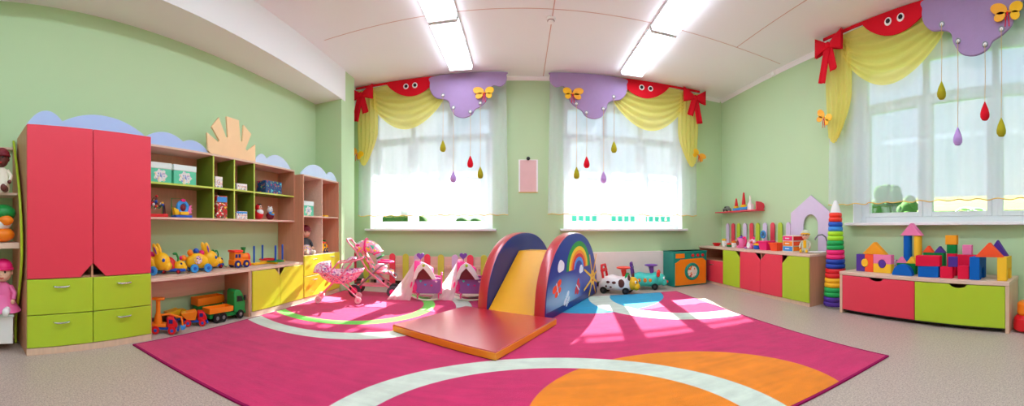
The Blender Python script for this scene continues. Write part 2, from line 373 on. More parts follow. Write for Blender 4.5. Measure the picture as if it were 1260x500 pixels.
# ------------------------------------------------------------------ carpet
def carpet_mat():
    t = NT('carpet'); b = bsdf(t, .95, .1); b.inputs['Sheen Weight'].default_value = .32; b.inputs['Sheen Tint'].default_value = (.86, .8, 1, 1); b.inputs['Sheen Roughness'].default_value = .4
    tc = t.n('ShaderNodeTexCoord'); sep = t.n('ShaderNodeSeparateXYZ'); t.l(tc.outputs['Object'], sep.inputs[0])
    X, Y = sep.outputs[0], sep.outputs[1]
    def disc(cx, cy, r):
        dx, dy = t.math('SUBTRACT', X, cx), t.math('SUBTRACT', Y, cy)
        d = t.math('SQRT', t.math('ADD', t.math('MULTIPLY', dx, dx), t.math('MULTIPLY', dy, dy)))
        return t.math('MULTIPLY', t.math('SUBTRACT', r, d), 160.0, True)
    def ring(cx, cy, r0, r1): return t.math('SUBTRACT', disc(cx, cy, r1), disc(cx, cy, r0), True)
    pink, white, green, orange, blue = rgb((206, 40, 102)), rgb((214, 226, 212)), rgb((120, 214, 84)), rgb((240, 136, 22)), rgb((22, 160, 206))
    orchid = rgb((216, 96, 168))
    cur = pink
    cur = t.mix(disc(.909, 4.947, 1.097), cur, blue)
    cur = t.mix(ring(2.22, 4.49, 1.04, 1.33), cur, white)
    cur = t.mix(disc(.88, 1.64, .87), cur, orange)
    cur = t.mix(ring(.155, 1.455, .94, 1.132), cur, white)
    cur = t.mix(ring(-1.98, 3.985, 1.242, 1.434), cur, white)
    cur = t.mix(ring(-2.035, 4.03, .891, 1.03), cur, green)
    nz = t.n('ShaderNodeTexNoise'); t.val(nz, Scale=5.0, Detail=5.0, Roughness=.65); t.l(tc.outputs['Object'], nz.inputs['Vector'])
    n3 = t.n('ShaderNodeTexNoise'); t.val(n3, Scale=1.0, Detail=4.0, Roughness=.6); mp3 = t.n('ShaderNodeMapping'); mp3.inputs['Scale'].default_value = (2.2, 14, 1); mp3.inputs['Rotation'].default_value = (0, 0, .5); t.l(tc.outputs['Object'], mp3.inputs['Vector']); t.l(mp3.outputs[0], n3.inputs['Vector'])
    v = t.math('ADD', t.math('ADD', t.math('MULTIPLY', nz.outputs[0], .55), t.math('MULTIPLY', n3.outputs[0], .45)), .5)
    hs = t.n('ShaderNodeHueSaturation'); t.l(v, hs.inputs['Value']); t.l(cur, hs.inputs['Color'])
    t.l(hs.outputs[0], b.inputs['Base Color'])
    n2 = t.n('ShaderNodeTexNoise'); t.val(n2, Scale=220.0, Detail=2.0); t.l(tc.outputs['Object'], n2.inputs['Vector'])
    bp = t.n('ShaderNodeBump'); t.val(bp, Strength=.6, Distance=.006); t.l(n2.outputs[0], bp.inputs['Height']); t.l(bp.outputs[0], b.inputs['Normal'])
    t.l(b.outputs[0], t.out.inputs[0]); MATS['carpet'] = t.m
carpet_mat(); mat('carpet_edge', (150, 26, 86), .9, .1)
rug = thing('play_carpet', 'large pink carpet with white rings, orange and blue discs on the floor', 'carpet')
MB().box(-2.545, 2.25, 1.375, 4.85, .001, .012).build('pile', 'carpet', rug)
c = MB(); e = .018
c.box(-2.563, -2.545, 1.357, 4.868, .001, .011).box(2.25, 2.268, 1.357, 4.868, .001, .011).box(-2.545, 2.25, 1.357, 1.375, .001, .011).box(-2.545, 2.25, 4.85, 4.868, .001, .011)
c.build('bound_edge', 'carpet_edge', rug)

# ------------------------------------------------------------------ ceiling lamps, alarm, sensor
lamp('diffuser', (230, 239, 255), 11.5)
spots = [(x, y) for x in (-.88, 1.70) for y in (4.63, 3.34, 2.02, .70, -.62, -1.94)]
names = {(-.88, 4.63): 'flush ceiling lamp nearest the left back window', (-.88, 3.34): 'flush ceiling lamp second from the left back window', (1.70, 4.63): 'flush ceiling lamp nearest the right back window', (1.70, 3.34): 'flush ceiling lamp second from the right back window'}
for x, y in spots:
    l = thing('ceiling_lamp', names.get((x, y), 'flush ceiling lamp further along the rows, behind the viewer'), 'lamp', (x, y, ZC), 0, 'ceiling lamps in two rows')
    MB().box(-.185, .185, -.63, .63, -.022, 0).build('housing', 'lamp_body', l, .003)
    for y_ in (-.63, .612): MB().prism([(-.18, -.022), (-.165, -.07), (.165, -.07), (.18, -.022)], 'y', y_, y_+.018).build('end_cap', 'lamp_body', l, .002)
    MB().prism([(-.172, -.022), (-.155, -.064), (.155, -.064), (.172, -.022)], 'y', -.612, .612).build('lamp_diffuser', 'diffuser', l)
p = WZ(678, 25, ZC-.02)
a = thing('smoke_detector', 'small round white smoke detector on the ceiling between the lamp rows', 'smoke detector', (p.x, p.y, ZC))
MB().lathe([(.055, 0), (.055, -.018), (.05, -.024), (.0, -.024)]).build('base', 'white', a)
MB().lathe([(.038, -.024), (.036, -.045), (.028, -.05), (0, -.05)]).build('sensor_head', 'white', a); MB().torus((0, 0, -.03), .039, .003).build('vent_ring', 'maroon', a)
p = WX(953, 91, XR)
a = thing('wall_sensor', 'small white alarm sensor high on the right wall', 'sensor', (XR, p.y, p.z), -pi/2)
MB().prism([(0, .04), (-.03, .04), (-.045, .01), (-.04, -.04), (0, -.04)], 'x', -.03, .03).build('case', 'white', a, .004); MB().box(-.018, .018, -.046, -.038, -.02, .01).build('lens', 'pvc', a, .002)
p = WY(650, 216.5, YB)
a = thing('pinned_sheet', 'pale pink sheet pinned to the wall between the back windows', 'notice', (p.x, YB, p.z))
MB().box(-.155, .155, -.004, -.001, -.26, .26).build('backing', 'white', a); MB().box(-.13, .13, -.006, -.004, -.26, .25).build('sheet', 'poster_pink', a)
MB().box(-.155, .155, -.010, -.001, -.272, -.26).build('bottom_strip', 'gold_hem', a); MB().ball((0, -.014, .275), (.03, .012, .03)).build('pin', 'black', a)

# ------------------------------------------------------------------ camera, sun, sky
cam = bpy.data.cameras.new('camera'); co = bpy.data.objects.new('camera', cam); COL.objects.link(co)
co.location = (0, 0, EYE); co.rotation_euler = (pi/2, 0, 0)
cam.type = 'PANO'; cam.panorama_type = 'CENTRAL_CYLINDRICAL'
cam.central_cylindrical_range_u_min = -CPX/FOC; cam.central_cylindrical_range_u_max = (1260-CPX)/FOC
cam.central_cylindrical_range_v_min = (CPY-500)/FOC; cam.central_cylindrical_range_v_max = CPY/FOC
cam.central_cylindrical_radius = 1.0
scn.camera = co
sl = bpy.data.lights.new('sun', 'SUN'); so = bpy.data.objects.new('sun', sl); COL.objects.link(so)
sl.energy = 42.0; sl.angle = radians(.6); sl.color = (1, .95, .86)
so.rotation_euler = Vector((-.15, -1, -.67)).to_track_quat('-Z', 'Y').to_euler(); so.location = (2, 12, 8)
wd = bpy.data.worlds.new('sky'); scn.world = wd; wd.use_nodes = True
nt = wd.node_tree; nt.nodes.clear()
o_ = nt.nodes.new('ShaderNodeOutputWorld'); bg = nt.nodes.new('ShaderNodeBackground'); tc = nt.nodes.new('ShaderNodeTexCoord'); sp = nt.nodes.new('ShaderNodeSeparateXYZ')
rp = nt.nodes.new('ShaderNodeValToRGB'); nz = nt.nodes.new('ShaderNodeTexNoise'); mx = nt.nodes.new('ShaderNodeMix'); mx.data_type = 'RGBA'; r2 = nt.nodes.new('ShaderNodeValToRGB')
nt.links.new(tc.outputs['Generated'], sp.inputs[0]); nt.links.new(sp.outputs[2], rp.inputs[0])
rp.color_ramp.elements[0].color = rgb((236, 244, 250)); rp.color_ramp.elements[1].color = rgb((172, 208, 246)); rp.color_ramp.elements[1].position = .8
nz.inputs['Scale'].default_value = 3.0; nz.inputs['Detail'].default_value = 6.0; nt.links.new(tc.outputs['Generated'], nz.inputs['Vector'])
r2.color_ramp.elements[0].position = .45; r2.color_ramp.elements[1].position = .62; nt.links.new(nz.outputs[0], r2.inputs[0])
nt.links.new(r2.outputs[0], mx.inputs[0]); nt.links.new(rp.outputs[0], mx.inputs[6]); mx.inputs[7].default_value = rgb((252, 252, 252))
nt.links.new(mx.outputs[2], bg.inputs[0]); bg.inputs[1].default_value = 1.2; nt.links.new(bg.outputs[0], o_.inputs[0])
for nm, loc, rot, sx in (('daylight_portal', ((W1[0]+W1[1])/2, 6.08, 1.97), (-pi/2, 0, 0), W1[1]-W1[0]), ('daylight_portal', ((W2[0]+W2[1])/2, 6.08, 1.97), (-pi/2, 0, 0), W2[1]-W2[0]), ('daylight_portal', (3.98, (W3[0]+W3[1])/2, 2.0), (-pi/2, 0, -pi/2), W3[1]-W3[0])):
    d = bpy.data.lights.new(nm, 'AREA'); d.shape = 'RECTANGLE'; d.size = sx; d.size_y = 2.1; d.cycles.is_portal = True
    q = bpy.data.objects.new(nm, d); COL.objects.link(q); q.location = loc; q.rotation_euler = rot
vs = scn.view_settings; vs.view_transform = 'Standard'; vs.look = 'None'; vs.gamma = 1; vs.use_curve_mapping = False; vs.exposure = 0.12
cy = scn.cycles; cy.transparent_max_bounces = 24; cy.max_bounces = 12; cy.diffuse_bounces = 6; cy.use_denoising = True; cy.sample_clamp_indirect = 6.0
# ------------------------------------------------------------------ curtains
sheer('voile', (240, 247, 253), .45, .46); sheer('yellow_voile', (255, 242, 140), .26, .52)
def spline(pts, k=5, closed=True):
    out = []; n = len(pts); rngs = n if closed else n-1
    g = (lambda i: pts[i % n]) if closed else (lambda i: pts[max(0, min(n-1, i))])
    for i in range(rngs):
        p0, p1, p2, p3 = g(i-1), g(i), g(i+1), g(i+2)
        for j in range(k):
            t = j/k
            out.append(tuple(.5*((2*b)+(c-a)*t+(2*a-5*b+4*c-d)*t*t+(3*b-a-3*c+d)*t**3) for a, b, c, d in zip(p0, p1, p2, p3)))
    if not closed: out.append(pts[-1])
    return out
def curtain_set(loc, rz, sg, where, zhem, su=1.0, dz=0.0, seed=0):
    rnd = random.Random(seed); TOP = ZC-.012
    def U(u): return sg*u*su
    # voile with a shorter scalloped layer
    s = thing('sheer_curtain', 'white sheer curtain with thin gold hem, '+where, 'curtain', loc, rz, 'sheer white curtains')
    ph = [rnd.uniform(0, 6.28) for _ in range(4)]
    def fold(u): return .022*sin(u*23+ph[0])+.012*sin(u*41+ph[1])+.010*sin(u*9+ph[2])
    def sh(i, j):
        u = .05+2.50*i; z = TOP-.01-(TOP-.01-zhem)*j
        return (U(u-.03*j*(1-2*i)), .05+fold(u)*(.35+.65*j), z+(.008*sin(u*31) if j == 1 else 0))
    MB().grid(sh, 260, 10).build('voile_panel', 'voile', s, 0, 180, normals=False)
    m = MB(); pts = [sh(i/200, 1) for i in range(201)]
    m.tube(pts, .006, 6).build('hem', 'gold_hem', s)
    MB().box(min(U(0), U(2.56)), max(U(0), U(2.56)), .0, .09, ZC-.022, ZC-.001).build('track', 'white_paint', s)
    # yellow swag and tail
    w = thing('yellow_swag', 'yellow draped swag with a gathered side tail, '+where, 'curtain', loc, rz, 'yellow swags')
    def sw(i, j):
        a = sin(pi*i)**.75 if 0 < i < 1 else 0
        z = TOP-.03-(.015+.50*j)*a-.24*j*(1-i)**2-.30*j*i**2-.12*j*sin(pi*i)
        return (U(.30+1.28*i), -.035-.022*sin(j*38+i*2)*(.25+a*.75)-.03*a*(1-j), z)
    MB().grid(sw, 40, 48).build('swag', 'yellow_voile', w, 0, 180, normals=False)
    def tl(i, j):
        lft = .05+.06*j*j; rgt = .42+.02*sin(pi*j)-.17*max(0, j-.6)**1.5/.253
        u = lft+(rgt-lft)*i; z = TOP-.04-1.30*j*(1-.06*(2*i-1)**2)-(.06*i*(1-j))
        return (U(u), -.04-.018*sin(i*30+j*1.5), z)
    MB().grid(tl, 40, 24).build('tail', 'yellow_voile', w, 0, 180, normals=False)
    # pelmet: red half-moon with eyes, lilac felt cloud, bow
    p = thing('felt_pelmet', 'lilac felt cloud and red half-moon with eyes, '+where, 'pelmet', loc, rz, 'cloud pelmets')
    half = [(U(.40), TOP-.035)]+[(U(.62+.86*k/18), TOP-.035-.245*sin(pi*k/18)**.8) for k in range(19)]+[(U(1.62), TOP-.035), (U(1.62), TOP), (U(.05), TOP), (U(.05), TOP-.035)]
    rv = MB().prism(half, 'y', -.088, -.075).build('red_valance', 'felt_red', p, 0, 30)
    for u in (.955, 1.105):
        e = MB().lathe([(.045, 0), (.045, -.006), (.03, -.016), (0, -.018)], (U(u), -.088, TOP-.115), 20, 'y').build('eye', 'white', rv)
        MB().lathe([(.026, -.012), (.026, -.022), (0, -.024)], (U(u+.006), -.088, TOP-.118), 16, 'y').build('pupil', 'black', e)
    cl = [(1.45, TOP-.01), (1.36, TOP-.12), (1.375, TOP-.26), (1.46, TOP-.36), (1.565, TOP-.385), (1.66, TOP-.43), (1.69, TOP-.54), (1.77, TOP-.66), (1.90, TOP-.70), (2.02, TOP-.66), (2.08, TOP-.58), (2.17, TOP-.53), (2.26, TOP-.44), (2.28, TOP-.33), (2.36, TOP-.22), (2.47, TOP-.235), (2.55, TOP-.17), (2.56, TOP-.06), (2.48, TOP-.01)]
    out = [(U(a), b) for a, b in spline(cl, 6)]
    out = [(a, min(b, TOP)) for a, b in out]
    cb = MB().prism(out, 'y', -.115, -.085).build('cloud', 'felt_lilac', p, .008, 40)
    drops = [(1.573, 3.016, 2.238, 'felt_olive', 'olive'), (1.739, 2.811, 1.754, 'felt_violet', 'lilac'), (2.004, 2.733, 1.978, 'felt_red', 'red'), (2.159, 2.861, 1.809, 'felt_olive', 'olive')]
    for k, (u, ze, zd, m_, nm) in enumerate(drops):
        ze += .02; eo = MB().torus((U(u), -.118, ze), .024, .008, 'y', 20, 8).build('eyelet', 'steel', cb); MB().lathe([(.019, -.118), (.017, -.122), (0, -.123)], (U(u), 0, ze), 16, 'y').build('eyelet_centre', 'white', eo)
        lab = {0: 'olive felt raindrop hanging highest under the lilac cloud, ', 1: 'lilac felt raindrop hanging from the cloud, ', 2: 'red felt raindrop hanging from the cloud, ', 3: 'olive felt raindrop hanging low under the cloud, '}[k]+where
        d = thing('felt_raindrop', lab, 'raindrop', tuple(Vector(loc)+Matrix.Rotation(rz, 3, 'Z') @ Vector((U(u), -.125, zd+dz))), rz, 'felt raindrops on strings')
        MB().lathe([(0, -.095), (.028, -.088), (.045, -.062), (.047, -.03), (.036, .015), (.018, .06), (.004, .09), (0, .095)], n=20).build('drop', m_, d)
        MB().tube([(0, 0, .09), (.004, 0, .09+(ze-zd-dz-.09)*.5), (0, .0, ze-zd-dz)], .0035, 6).build('string', 'cord_tan', d)
    # bow
    bw = MB()
    for sx in (-1, 1):
        bw.at((U(.17), -.12, TOP-.155)).grid(lambda i, j, sx=sx: (sx*(.015+.20*i), -.02-.035*sin(pi*i)*cos((j-.5)*2.6), (j-.5)*(.06+.19*i)+.03*i), 8, 8)
        bw.grid(lambda i, j, sx=sx: (sx*(.015+.20*i), .0+.02*sin(pi*i), (j-.5)*(.06+.19*i)+.03*i), 8, 8)
        bw.grid(lambda i, j, sx=sx: (sx*(.01+.06*i+.11*(j-.5))+(.02 if sx > 0 else -.03)*i, -.02-.012*sin(j*7)*i, -.02-(.42 if sx*sg < 0 else .30)*i+.03*(j-.5)*i), 8, 6)
    bw.at((U(.17), -.145, TOP-.15)).ball((0, 0, 0), (.035, .03, .04), 12)
    bo = bw.build('bow', 'felt_red', p, 0, 50, normals=False)
    sd = bo.modifiers.new('thick', 'SOLIDIFY'); sd.thickness = .006
    # organza butterflies clipped on the cloud and on the tail
    for (u, z, sc, rot, lab, extra) in ((2.22, TOP-.335, 1.0, 0, 'orange organza butterfly pinned on the lilac cloud, ', -.14), (.075, 2.23+dz, .85, .5, 'orange organza butterfly tying back the yellow tail, ', -.09)):
        b = thing('organza_butterfly', lab+where, 'butterfly', tuple(Vector(loc)+Matrix.Rotation(rz, 3, 'Z') @ Vector((U(u), extra, z))), rz, 'organza butterflies')
        for sx in (-1, 1):
            for (dx, dz_, rx_, rz_, a) in ((.085, .03, .085, .055, 15), (.075, -.045, .06, .045, -25)):
                if sx*sg > 0: rx_ *= .8; 
                pts = [(sx*sc*(dx+rx_*cos(radians(t*15))*cos(radians(a))-rz_*sin(radians(t*15))*sin(radians(a))), sc*(dz_+rx_*cos(radians(t*15))*sin(radians(a))+rz_*sin(radians(t*15))*cos(radians(a)))) for t in range(24)]
                MB().at(ry=rot).prism(pts, 'y', -.012, -.006).build('wing', 'organza_orange' if sx*sg < 0 else 'yellow', b, .002, 40)
        MB().at(ry=rot).loft([(-.05*sc, .005, -.005, .005), (-.02*sc, .011, -.011, .011), (.04*sc, .011, -.011, .011), (.06*sc, .006, -.006, .006)], 10, 2).build('body', 'vinyl_orange', b)
        m = MB(); 
        for k in (-1, 1): m.tube([(0, -.012, -.01), (k*.012, -.018, -.06*sc), (k*.02, -.015, -.15*sc)], .005, 6)
        m.build('ribbon', 'felt_red', b)
curtain_set((-2.77, 5.58, 0), 0, 1, 'at the left back window', 1.165, 1.0, 0, 1)
curtain_set((3.07, 5.58, 0), 0, -1, 'at the right back window', 1.175, 1.02, 0, 2)
curtain_set((3.49, 3.06, 0), -pi/2, 1, 'over the block bench', 1.25, 1.06, .12, 3)
# ------------------------------------------------------------------ furniture along the left wall (local x along the wall, y to the wall, front at y = 0)
LF = (-2.63, pi/2)
def lthing(name, label, cat, Y, X=-2.63, z=0, group=None): return thing(name, label, cat, (X, Y, z), pi/2, group)
def bar_handle(parent, x, z, w=.10, y=-.004, m='chrome'):
    MB().tube([(x-w/2, y+.004, z), (x-w/2+.008, y-.016, z-.001), (x-w/4, y-.022, z-.004), (x+w/4, y-.022, z-.004), (x+w/2-.008, y-.016, z-.001), (x+w/2, y+.004, z)], [.004, .006, .007, .007, .006, .004], 8).build('handle', m, parent)
def arcs_outline(spec, z0, k=14):
    """cloud top edge made of arches: spec = [(x0, x1, z at x0, peak, z at x1)...]"""
    pts = []
    for x0, x1, za, zp, zb_ in spec:
        for i in range(k+1):
            t = i/k; base = za+(zb_-za)*t
            pts.append((x0+(x1-x0)*t, base+(zp-(za+zb_)/2)*(1-abs(2*t-1)**2.1)))
    return [(pts[0][0], z0)]+pts+[(pts[-1][0], z0)]
# wardrobe
w = lthing('wardrobe', 'tall wardrobe with coral doors, lime drawers and blue cloud top', 'wardrobe', .505)
Wd, Hd, Dd = 1.058, 1.727, .418
m = MB(); T = .018
m.box(0, T, .0, Dd, 0, Hd).box(Wd-T, Wd, .0, Dd, 0, Hd).box(T, Wd-T, .02, Dd, Hd-T, Hd).box(T, Wd-T, .02, Dd, .05, .068).box(T, Wd-T, Dd-.008, Dd-.002, .05, Hd-T).box(T, Wd-T, .02, Dd-.01, .56, .578).box(Wd/2-T/2, Wd/2+T/2, .004, Dd-.01, .068, Hd-T)
m.build('carcass', 'beech_dark', w, .001)
MB().box(.0, Wd, -.018, -.0005, 0, .05).build('plinth', 'beech', w, .002)
for sx in (0, 1):
    a, b = (.003, Wd/2-.003); zl, zh = .572, Hd+.002
    pts = [(a, zl), (b-.105, zl), (b, zl+.105), (b, zh), (a, zh)]
    if sx: pts = [(Wd-x, z) for x, z in pts]
    MB().prism(pts, 'y', -.020, -.001).build('door', 'coral', w, .003)
    for (z0, z1) in ((.055, .295), (.301, .566)):
        x0 = .003 if not sx else Wd/2+.003
        d = MB().box(x0, x0+Wd/2-.006, -.020, -.001, z0, z1).build('drawer', 'lime', w, .003)
        bar_handle(d, x0+Wd/4, z1-.055, .13, -.020)
MB().prism(arcs_outline([(-.0, .29, Hd, Hd+.125, Hd+.055), (.29, 1.045, Hd+.055, Hd+.135, Hd+.005)], Hd+.0005), 'y', .03, .048).build('cloud_board', 'cloud_blue', w, .002, 50)
# wall cubbies
c = lthing('cubby_shelf', 'long wall shelf of open cubbies with sun board and blue clouds on top', 'shelf', 1.563, -2.765)
Wc, Dc, z0, z1, zm = 2.225, .28, 1.054, 1.693, 1.373
MB().box(0, Wc, 0, Dc, z0-.02, z0).build('bottom_board', 'beech_flat', c, .001)
MB().box(0, Wc, 0, Dc, z1, z1+.02).build('top_board', 'beech_flat', c, .001)
MB().box(0, Wc, Dc-.012, Dc-.002, z0, z1).build('back_panel', 'beech_dark', c)
for x in (0, Wc-.016): MB().box(x, x+.016, .001, Dc-.012, z0, z1).build('end_panel', 'beech_dark', c)
for x in (.829, 1.127, 1.445):
    d = MB().box(x-.008, x+.008, .002, Dc-.012, z0, z1).build('divider', 'green_board', c)
    MB().box(x-.009, x+.009, -.001, .002, z0, z1).build('edge_strip', 'lime_edge', d)
xs = [.016, .829, 1.127, 1.445, Wc-.016]
for k in range(4):
    d = MB().box(xs[k]+(.008 if k else 0), xs[k+1]-(.008 if k < 3 else 0), .002, Dc-.012, zm-.016, zm).build('inner_shelf', 'green_board', c)
    MB().box(xs[k]+(.009 if k else 0), xs[k+1]-(.009 if k < 3 else 0), -.001, .002, zm-.017, zm+.001).build('edge_strip', 'lime_edge', d)
zt = z1+.0205
MB().prism(arcs_outline([(.0, .47, zt+.03, zt+.135, zt+.075), (.47, .80, zt+.075, zt+.10, zt)], zt), 'y', .03, .048).build('cloud_board', 'cloud_blue', c, .002, 50)
MB().prism(arcs_outline([(1.47, 1.70, zt, zt+.115, zt+.075), (1.70, 2.19, zt+.075, zt+.145, zt)], zt), 'y', .03, .048).build('cloud_board', 'pale_cloud', c, .002, 50)
def sunpt(zx, zy):
    p = WX(170+zx/3.123, 130+zy/3.123, -2.735); return (p.y-1.563, p.z)
sun = [(290, 200), (287, 182), (276, 168), (272, 100), (316, 138), (320, 132), (290, 78), (318, 42), (346, 120), (353, 120), (347, 38), (395, 54), (402, 134), (408, 138), (413, 72), (443, 108), (421, 165), (427, 172), (458, 148), (459, 235)]
pts = [sunpt(*q) for q in sun]; pts[0] = (pts[0][0], zt); pts[-1] = (pts[-1][0], zt)
MB().prism(pts, 'y', .0, .022).build('sun_board', 'sun_board', c, .003, 40)
# low play bench (open) and yellow cupboard
b = lthing('play_bench', 'low open wooden bench beside the wardrobe with toy trucks beneath', 'bench', 1.566)
Wb = 1.231
MB().box(0, Wb, -.004, .415, .488, .518).build('bench_top', 'beech_flat', b, .003)
MB().box(0, .02, .01, .405, 0, .488).build('side_panel', 'beech_dark', b); MB().box(Wb-.02, Wb, .005, .405, 0, .488).build('side_panel', 'beech_dark', b)
MB().box(.02, Wb-.02, .385, .403, .245, .488).build('back_rail', 'beech_flat', b)
b = lthing('low_cupboard', 'low cupboard with two pear-yellow doors under the ring toss', 'cupboard', 2.80)
Wk = .985
MB().box(0, Wk, -.004, .415, .488, .518).build('cupboard_top', 'beech_flat', b, .003)
m = MB().box(0, T, .0, .405, 0, .488).box(Wk-T, Wk, .0, .405, 0, .488).box(T, Wk-T, .01, .405, .05, .068).box(T, Wk-T, .395, .405, .068, .488).box(Wk/2-.008, Wk/2+.008, .003, .39, .068, .488)
m.build('carcass', 'beech', b, .001); MB().box(0, Wk, -.016, -.0005, 0, .048).build('plinth', 'beech_flat', b)
for sx in (0, 1):
    a, e, zl, zh = .02, Wk/2-.003, .054, .484
    pts = [(a, zl), (e, zl), (e, zh-.09), (e-.09, zh), (a, zh)]
    if sx: pts = [(Wk-x, z) for x, z in pts]
    MB().prism(pts, 'y', -.019, -.001).build('door', 'pear', b, .003)
# narrow shelf unit
n = lthing('shelf_unit', 'narrow shelf unit with four open boxes, pear-yellow drawers and a pale cloud', 'shelf unit', 3.788)
Wn, Hn, Dn = .945, 1.652, .415
MB().box(0, T, 0, Dn, 0, Hn).build('side_panel', 'beech_dark', n, .001); MB().box(Wn-T, Wn, 0, Dn, 0, Hn).build('side_panel', 'beech_dark', n, .001)
for z0_, z1_ in ((Hn-T, Hn), (1.10, 1.117), (.58, .597), (.03, .048)): MB().box(T, Wn-T, .002, Dn-.013, z0_, z1_).build('shelf_board', 'beech_flat', n, .001)
for z0_, z1_ in ((.597, 1.10), (1.117, Hn-T)): MB().box(Wn/2-.008, Wn/2+.008, .003, Dn-.013, z0_, z1_).build('divider', 'beech_flat', n)
MB().box(T, Wn-T, Dn-.012, Dn-.003, .05, Hn-T).build('back_panel', 'beech_dark', n)
MB().box(0, Wn, -.012, -.0005, 0, .05).build('plinth', 'beech', n)
for sx in (0, 1):
    x0 = .004 if not sx else Wn/2+.002; ww = Wn/2-.006
    for z0_, z1_ in ((.055, .322), (.328, .594)):
        d = MB().box(x0, x0+ww, -.019, -.001, z0_, z1_).build('drawer', 'pear', n, .003); bar_handle(d, x0+ww/2, z1_-.05, .11, -.019)
MB().prism(arcs_outline([(.0, .64, Hn+.02, Hn+.17, Hn+.075), (.64, Wn, Hn+.075, Hn+.125, Hn+.01)], Hn+.0005), 'y', .03, .048).build('cloud_board', 'pale_cloud', n, .002, 50)
# corner shelf at the very left
k = lthing('corner_shelf', 'open corner shelf with curved lime edge left of the wardrobe', 'shelf', -.55)
prof = [(.0+.415, 1.70), (.30, 1.53), (.12, 1.22), (.03, .92), (.04, .66), (.17, .40), (.29, .2), (.30, .0), (.415, .0)]
cur = spline(prof[:8], 5, False)+[(.415, 0)]
sp_ = MB().prism(cur, 'x', 1.015, 1.033).build('side_panel', 'beech_dark', k, 0, 30)
MB().tube([(1.024, y, z) for y, z in cur[:-1]], .011, 8).build('edge_strip', 'lime', sp_)
for z, t_, d0 in ((1.21, .02, .13), (.795, .045, .05), (.03, .03, .29), (1.62, .02, .36)):
    MB().prism([(.05, .41), (.05, d0+.06), (.25, d0), (1.015, d0+.02), (1.015, .41)], 'z', z, z+t_).build('shelf_board', 'beech_flat', k, .002)
MB().box(0, .018, .1, .41, 0, 1.65).build('end_panel', 'beech_dark', k)
# ------------------------------------------------------------------ toys on the left
speckle('box_print', (130, 210, 170), ((250, 250, 240), (210, 190, 120), (90, 120, 190)), (22, 30, 40))
speckle('blue_print', (34, 80, 130), ((230, 150, 60), (220, 50, 70), (150, 210, 120), (90, 200, 220)), (26, 30, 34, 22), thr=.66)
speckle('white_print', (240, 236, 232), ((230, 80, 90), (60, 110, 180), (240, 190, 70)), (60, 66, 70))
speckle('toy_print', (236, 214, 224), ((210, 40, 110), (90, 60, 150), (240, 200, 60)), (50, 60, 40))
speckle('red_print', (206, 34, 44), ((240, 200, 60), (20, 110, 70), (250, 250, 240), (120, 60, 40)), (22, 26, 30, 36))
mat('mint_white', (226, 242, 238), .5); mat('mint_green', (96, 206, 166), .5); speckle('picture_print', (226, 226, 226), ((190, 170, 210), (120, 150, 200), (236, 214, 150)), (30, 36, 44))
def gift_box(label, Y0, Y1, z, h, mlow, mlid, X=-2.80, d=.16, lidh=.3, grp=None):
    t = thing('storage_box', label, 'box', (X, (Y0+Y1)/2, z), pi/2, grp); w = (Y1-Y0)/2
    bb = MB().box(-w, w, 0, d, 0, h*(1-lidh)).build('box_body', mlow, t, .004)
    zc1_ = h*(1-lidh)*.5; MB().prism([(w*.55*cos(a_*pi/12)*(1+.16*cos(a_*pi/12*7)), zc1_+h*.30*sin(a_*pi/12)*(1+.16*cos(a_*pi/12*7))) for a_ in range(24)], 'y', -.0015, 0).build('printed_picture', 'picture_print', bb, 0, 40)
    MB().box(-w-.003, w+.003, -.003, d+.003, h*(1-lidh), h).build('lid', mlid, t, .004)
    return t
gift_box('mint green box with white lid beside the wardrobe, left one of the pair', 1.65, 1.90, 1.3735, .19, 'mint_green', 'mint_white', grp='mint boxes')
gift_box('mint green box with white lid, right one of the pair in the big cubby', 1.925, 2.195, 1.3735, .19, 'mint_green', 'mint_white', grp='mint boxes')
gift_box('mint green box with white lid in the narrow shelf unit', 3.87, 4.13, 1.1175, .20, 'mint_green', 'mint_white', -2.69, grp='mint boxes')
def carton(label, yc, w, z, h, m1, X=-2.79, d=.14, m2='white'):
    t = thing('carton', label, 'box', (X, yc, z), pi/2)
    MB().box(-w/2, w/2, 0, d, 0, h).build('carton_body', m1, t, .003)
    MB().box(-w/2+.006, w/2-.006, -.0015, .0, h*.72, h*.95).build('title_band', m2, t)
carton('white printed carton on the upper green shelf under the sun board', 2.49, .105, 1.3735, .12, 'white_print')
carton('small flat printed carton on the upper green shelf beside the blue box', 2.835, .165, 1.3735, .075, 'white_print')
carton('tall red printed carton in the lower green cubby', 2.535, .15, 1.0545, .24, 'red_print', m2='sky')
carton('small flat printed carton in the lower green cubby', 2.835, .17, 1.0545, .085, 'white_print', m2='sky')
carton('dark blue patterned box on the shelf above the roly-poly dolls', 3.39, .31, 1.3735, .155, 'blue_print', m2='blue_print')
# bead maze
t = thing('bead_maze', 'wire bead maze with red base next to the wardrobe', 'toy', (-2.83, 1.75, 1.0545), pi/2)
MB().box(-.10, .10, -.05, .05, 0, .03).build('base', 'red', t, .006)
for k, (mm_, ph, hh) in enumerate((('brown', .0, .17), ('navy', .9, .14), ('green', 1.8, .11))):
    pts = [(-.085+.17*i/24, .03*sin(i*.5+ph), .03+hh*sin(pi*i/24)**.5*(.75+.25*cos(i*.9+ph))) for i in range(25)]
    wi = MB().tube(pts, .005, 6).build('wire', mm_, t)
    for q in (5, 9, 14, 19): MB().ball(pts[q], .014, 10).build('bead', ['yellow', 'blue', 'red', 'white'][(q+k) % 4], wi)
